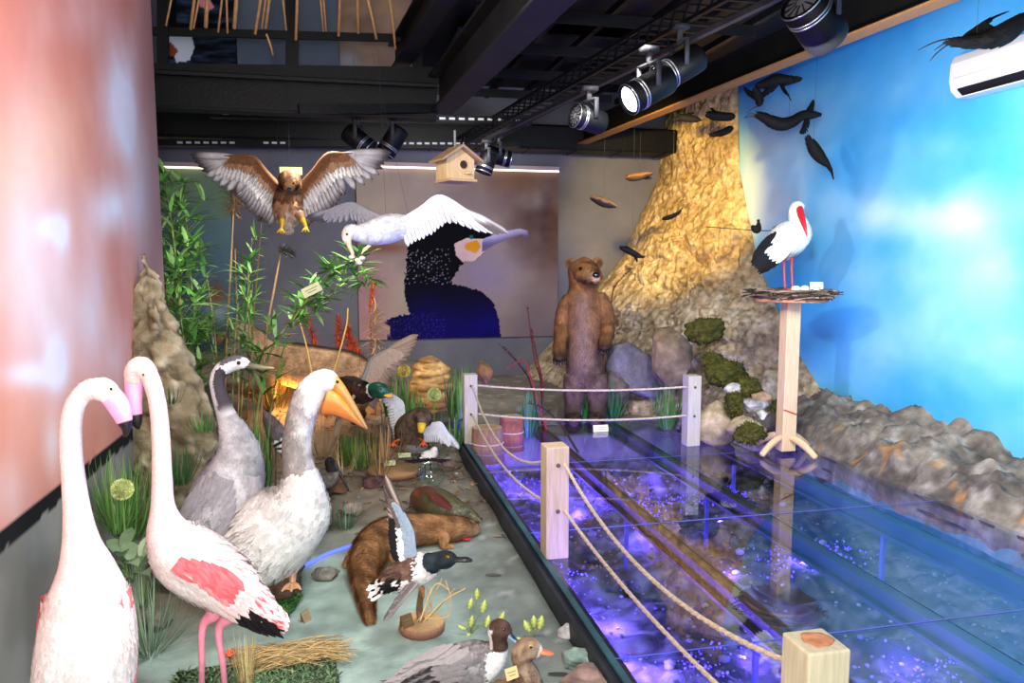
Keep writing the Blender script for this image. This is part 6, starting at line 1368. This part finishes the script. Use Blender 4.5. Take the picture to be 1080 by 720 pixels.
def variegated(px0, LV, lab, zb):
    b = gp(*px0); t = thing('variegated_plant', b, lab, 'plant')
    for (x, y, L_, ax_, ay) in LV:
        p = D(x, y, dep(b) - .02); m = MB(); d_ = nrm(RT * ax_ + UP * ay); n_ = nrm(CAMV + UP * .3); s = nrm(np.cross(d_, n_)); W_ = L_ * .62; V = []; cs = []; Fc = []
        for i in range(11):
            tt = i / 10; w = W_ * .5 * math.sin(math.pi * min(1, tt * .96 + .04)) ** .75 * (1 - .25 * tt)
            for q in (-1, -.6, -.2, 0, .2, .6, 1):
                V.append(p + d_ * L_ * (tt - .5) + s * w * q + n_ * (abs(q) * w * .35 - .5 * L_ * (tt - .5) ** 2)); cs.append(mixc((216, 216, 130), (112, 146, 60), sst(.15, .95, abs(q) + .25 * math.sin(tt * 22 + abs(q) * 5))))
        for i in range(10):
            for j in range(6): a = i * 7 + j; Fc.append((a, a + 1, a + 8, a + 7))
        m.add(V, Fc, cs); 
        m.tube([p - d_ * L_ * .5, (p + b) / 2 + A3(0, 0, .01), b], .0018, (120, 140, 70), 5, 8); m.build('leaf', LEAFM, t)
variegated((496, 668), [(496, 636, .055, .3, 1), (510, 639, .065, .25, 1), (503, 626, .055, .05, 1), (497, 655, .06, .2, 1), (487, 661, .045, -.9, .4), (493, 674, .065, -.2, -1), (514, 655, .06, .3, 1), (529, 650, .055, .5, 1)], 'yellow-edged leafy plant growing beside the wood slice', 0)
variegated((562, 672), [(556, 660, .065, -.5, 1), (570, 656, .07, .25, 1), (563, 655, .06, .0, 1), (549, 674, .045, -.8, .5)], 'yellow-edged leafy sprig behind the brown duck', 0)
# dry litter over the back half of the ground
m = MB()
for _ in range(1500):
    x, y = R.uniform(-1.25, 1.0), R.uniform(4.6, 8.6)
    if R.random() > sst(4.4, 6.0, y + .6 * sst(-.2, -.8, x)) + .05: continue
    a = R.uniform(0, 6.28); o = A3(math.cos(a), math.sin(a), R.uniform(.0, .35)); p = A3(x, y, ground(x, y) + .004); k = R.random()
    if k < .45: blade(m, p, nrm(o), A3(0, 0, 1), R.uniform(.04, .11), R.uniform(.012, .03), jit(R.choice([(146, 108, 72), (112, 82, 58), (176, 140, 96), (96, 84, 66)]), .2), .5, 3)
    elif k < .8: m.tube([p, p + o * R.uniform(.04, .14)], R.uniform(.0018, .004), jit((112, 92, 72), .25), 4, 3)
    else: V, Fc = ico(1); m.add(V * R.uniform(.006, .022) * A3(1, 1, .6) + p, Fc, jit((160, 148, 134), .25))
solo(m, 'leaf_litter', STRAW, (0, 6.5, ground(0, 6.5)), 'scattered dry leaves, twigs and pebbles over the brown ground', 'litter', kind='stuff')
# little things on the ground
p = gp(180, 618); m = MB(); loft(m, [p + A3(-.06, 0, .03), p + A3(.0, 0, .035), p + A3(.09, .03, .04)], [.012, .018, .012], [.012, .018, .012], (120, 168, 62), N=16, K=10); solo(m, 'green_pod', LEAFM, p, 'smooth green pod lying at the legs of the upright flamingo', 'pod')
p = gp(266, 700); m = MB()
for k in range(16): a = R.uniform(0, 6.28); blade(m, gp(243, 706) + A3(0, 0, .05), nrm(A3(math.cos(a), math.sin(a), 1)), UP, .05, .02, jit((226, 84, 48), .15), .5, 3)
m.tube([gp(243, 706), gp(243, 706) + A3(0, 0, .05)], .003, (96, 128, 62), 5, 3); solo(m, 'orange_flower', LEAFM, gp(243, 706), 'small orange-red flower at the leg of the upright flamingo', 'flower')
for i, (x, y, l) in enumerate(((512, 607, 'small dark feather lying on the ground beyond the duck bill'), (578, 712, 'dark leaf lying beside the brown duck'))):
    p = gp(x, y) + A3(0, 0, .008); m = MB(); feather(m, p, nrm(A3(1, -.25, 0)), A3(0, 0, 1), .09, .03, lambda t_, q: (92, 92, 86) if i == 0 else (62, 66, 58)); solo(m, 'fallen_feather' if i == 0 else 'fallen_leaf', FEATH, p, l, 'feather' if i == 0 else 'leaf')
# ------------------------------------------------------------------ camera, world, lamps
cam = bpy.data.cameras.new('camera'); co = bpy.data.objects.new('camera', cam); COL.objects.link(co)
cam.sensor_fit = 'HORIZONTAL'; cam.sensor_width = 36; cam.lens = F / 1080 * 36; cam.clip_start = .05; cam.clip_end = 60
M = Matrix(((RT[0], UP[0], -FW[0], 0), (RT[1], UP[1], -FW[1], 0), (RT[2], UP[2], -FW[2], H), (0, 0, 0, 1))); co.matrix_world = M
scene.camera = co
w = bpy.data.worlds.new('room_light'); scene.world = w; w.use_nodes = True
w.node_tree.nodes['Background'].inputs[0].default_value = (.93, .97, 1, 1); w.node_tree.nodes['Background'].inputs[1].default_value = 1.5
def lamp(name, kind, loc, e, col=(1, 1, 1), size=.2, aim=None, **k):
    l = bpy.data.lights.new(name, kind); l.energy = e; l.color = col
    if kind == 'AREA': l.size = size
    else: l.shadow_soft_size = size
    for a, b in k.items(): setattr(l, a, b)
    o = bpy.data.objects.new(name, l); COL.objects.link(o); o.location = loc
    if aim is not None: o.rotation_euler = (Vector(aim) - Vector(loc)).to_track_quat('-Z', 'Y').to_euler()
    return o
lamp('flash', 'AREA', (-.1, -.1, 2.05), 100, (1, .98, .96), .35, aim=(.7, 5, .9))
lamp('ceiling_spot_key', 'SPOT', (-1.05, 3.0, 3.05), 360, (1, .98, .96), .06, aim=(4.6, 6.0, 1.5), spot_size=math.radians(85), spot_blend=.6)
lamp('cliff_spot', 'SPOT', (2.25, 5.6, 3.0), 950, (1, .70, .16), .05, aim=(3.95, 8.9, 2.45), spot_size=math.radians(44), spot_blend=.6)
lamp('sky_wall_fill', 'AREA', (2.3, 3.4, 2.5), 130, (.95, .98, 1), .8, aim=(4.6, 5.0, 1.0))  # unseen fill, put in to brighten the sky wall
lamp('mid_fill_spot', 'SPOT', (1.7, 4.4, 3.2), 230, (1, .97, .92), .08, aim=(3.0, 7.6, .7), spot_size=math.radians(62), spot_blend=.7)  # added fill for the lower cliff, bear and posts; no fixture belongs to it
lamp('pink_wall_fill', 'AREA', (.5, 2.4, 3.0), 75, (1, .96, .93), .6, aim=(-1.3, 3.2, .9))  # added fill that lifts the pink wall; no lamp hangs here
lamp('back_wall_wash', 'SPOT', (.9, 6.6, 2.9), 210, (1, .97, .94), .15, aim=(.8, 10, 1.7), spot_size=math.radians(110), spot_blend=.8)
lamp('garden_wash', 'SPOT', (-.1, 6.25, 2.85), 190, (1, .98, .94), .12, aim=(-.6, 7.5, .5), spot_size=math.radians(105), spot_blend=.7)
lamp('birds_spot', 'SPOT', (.9, 3.6, 3.3), 90, (1, .96, .9), .06, aim=(.1, 5.0, .3), spot_size=math.radians(70), spot_blend=.6)
lamp('amber_uplight', 'POINT', (-.55, 7.6, .45), 9, (1, .42, .06), .05)
lamp('amber_uplight', 'POINT', (.0, 7.9, .5), 7, (1, .42, .08), .05)
for (x, y, e) in [(1.3, 6.9, 3), (1.9, 6.7, 3), (2.4, 6.6, 3), (2.9, 6.7, 2), (1.25, 5.4, 1.5), (1.4, 4.7, 2), (2.3, 5.4, 2), (1.6, 3.5, 3), (1.8, 2.9, 4), (2.3, 3.2, 4), (1.5, 2.3, 4), (2.4, 2.3, 5), (3.2, 4.7, 5), (3.0, 3.3, 5), (3.4, 2.4, 4), (3.2, 5.8, 2)]:
    lamp('pool_led', 'POINT', (x + R.uniform(-.1, .1), y, zt(x, y) + .10), e * (2.4 if x > 2.9 else 9), (.17, .09, 1), .03)
for i in range(16):
    x, y = R.uniform(1.2, 2.6), R.uniform(2.2, 7.0); lamp('pool_led', 'POINT', (x, y, zt(x, y) + .07), R.uniform(9, 20), (.18, .09, 1), .02)
vs = scene.view_settings; vs.view_transform = 'Standard'; vs.look = 'None'; vs.gamma = 1; vs.exposure = 0; vs.use_curve_mapping = False
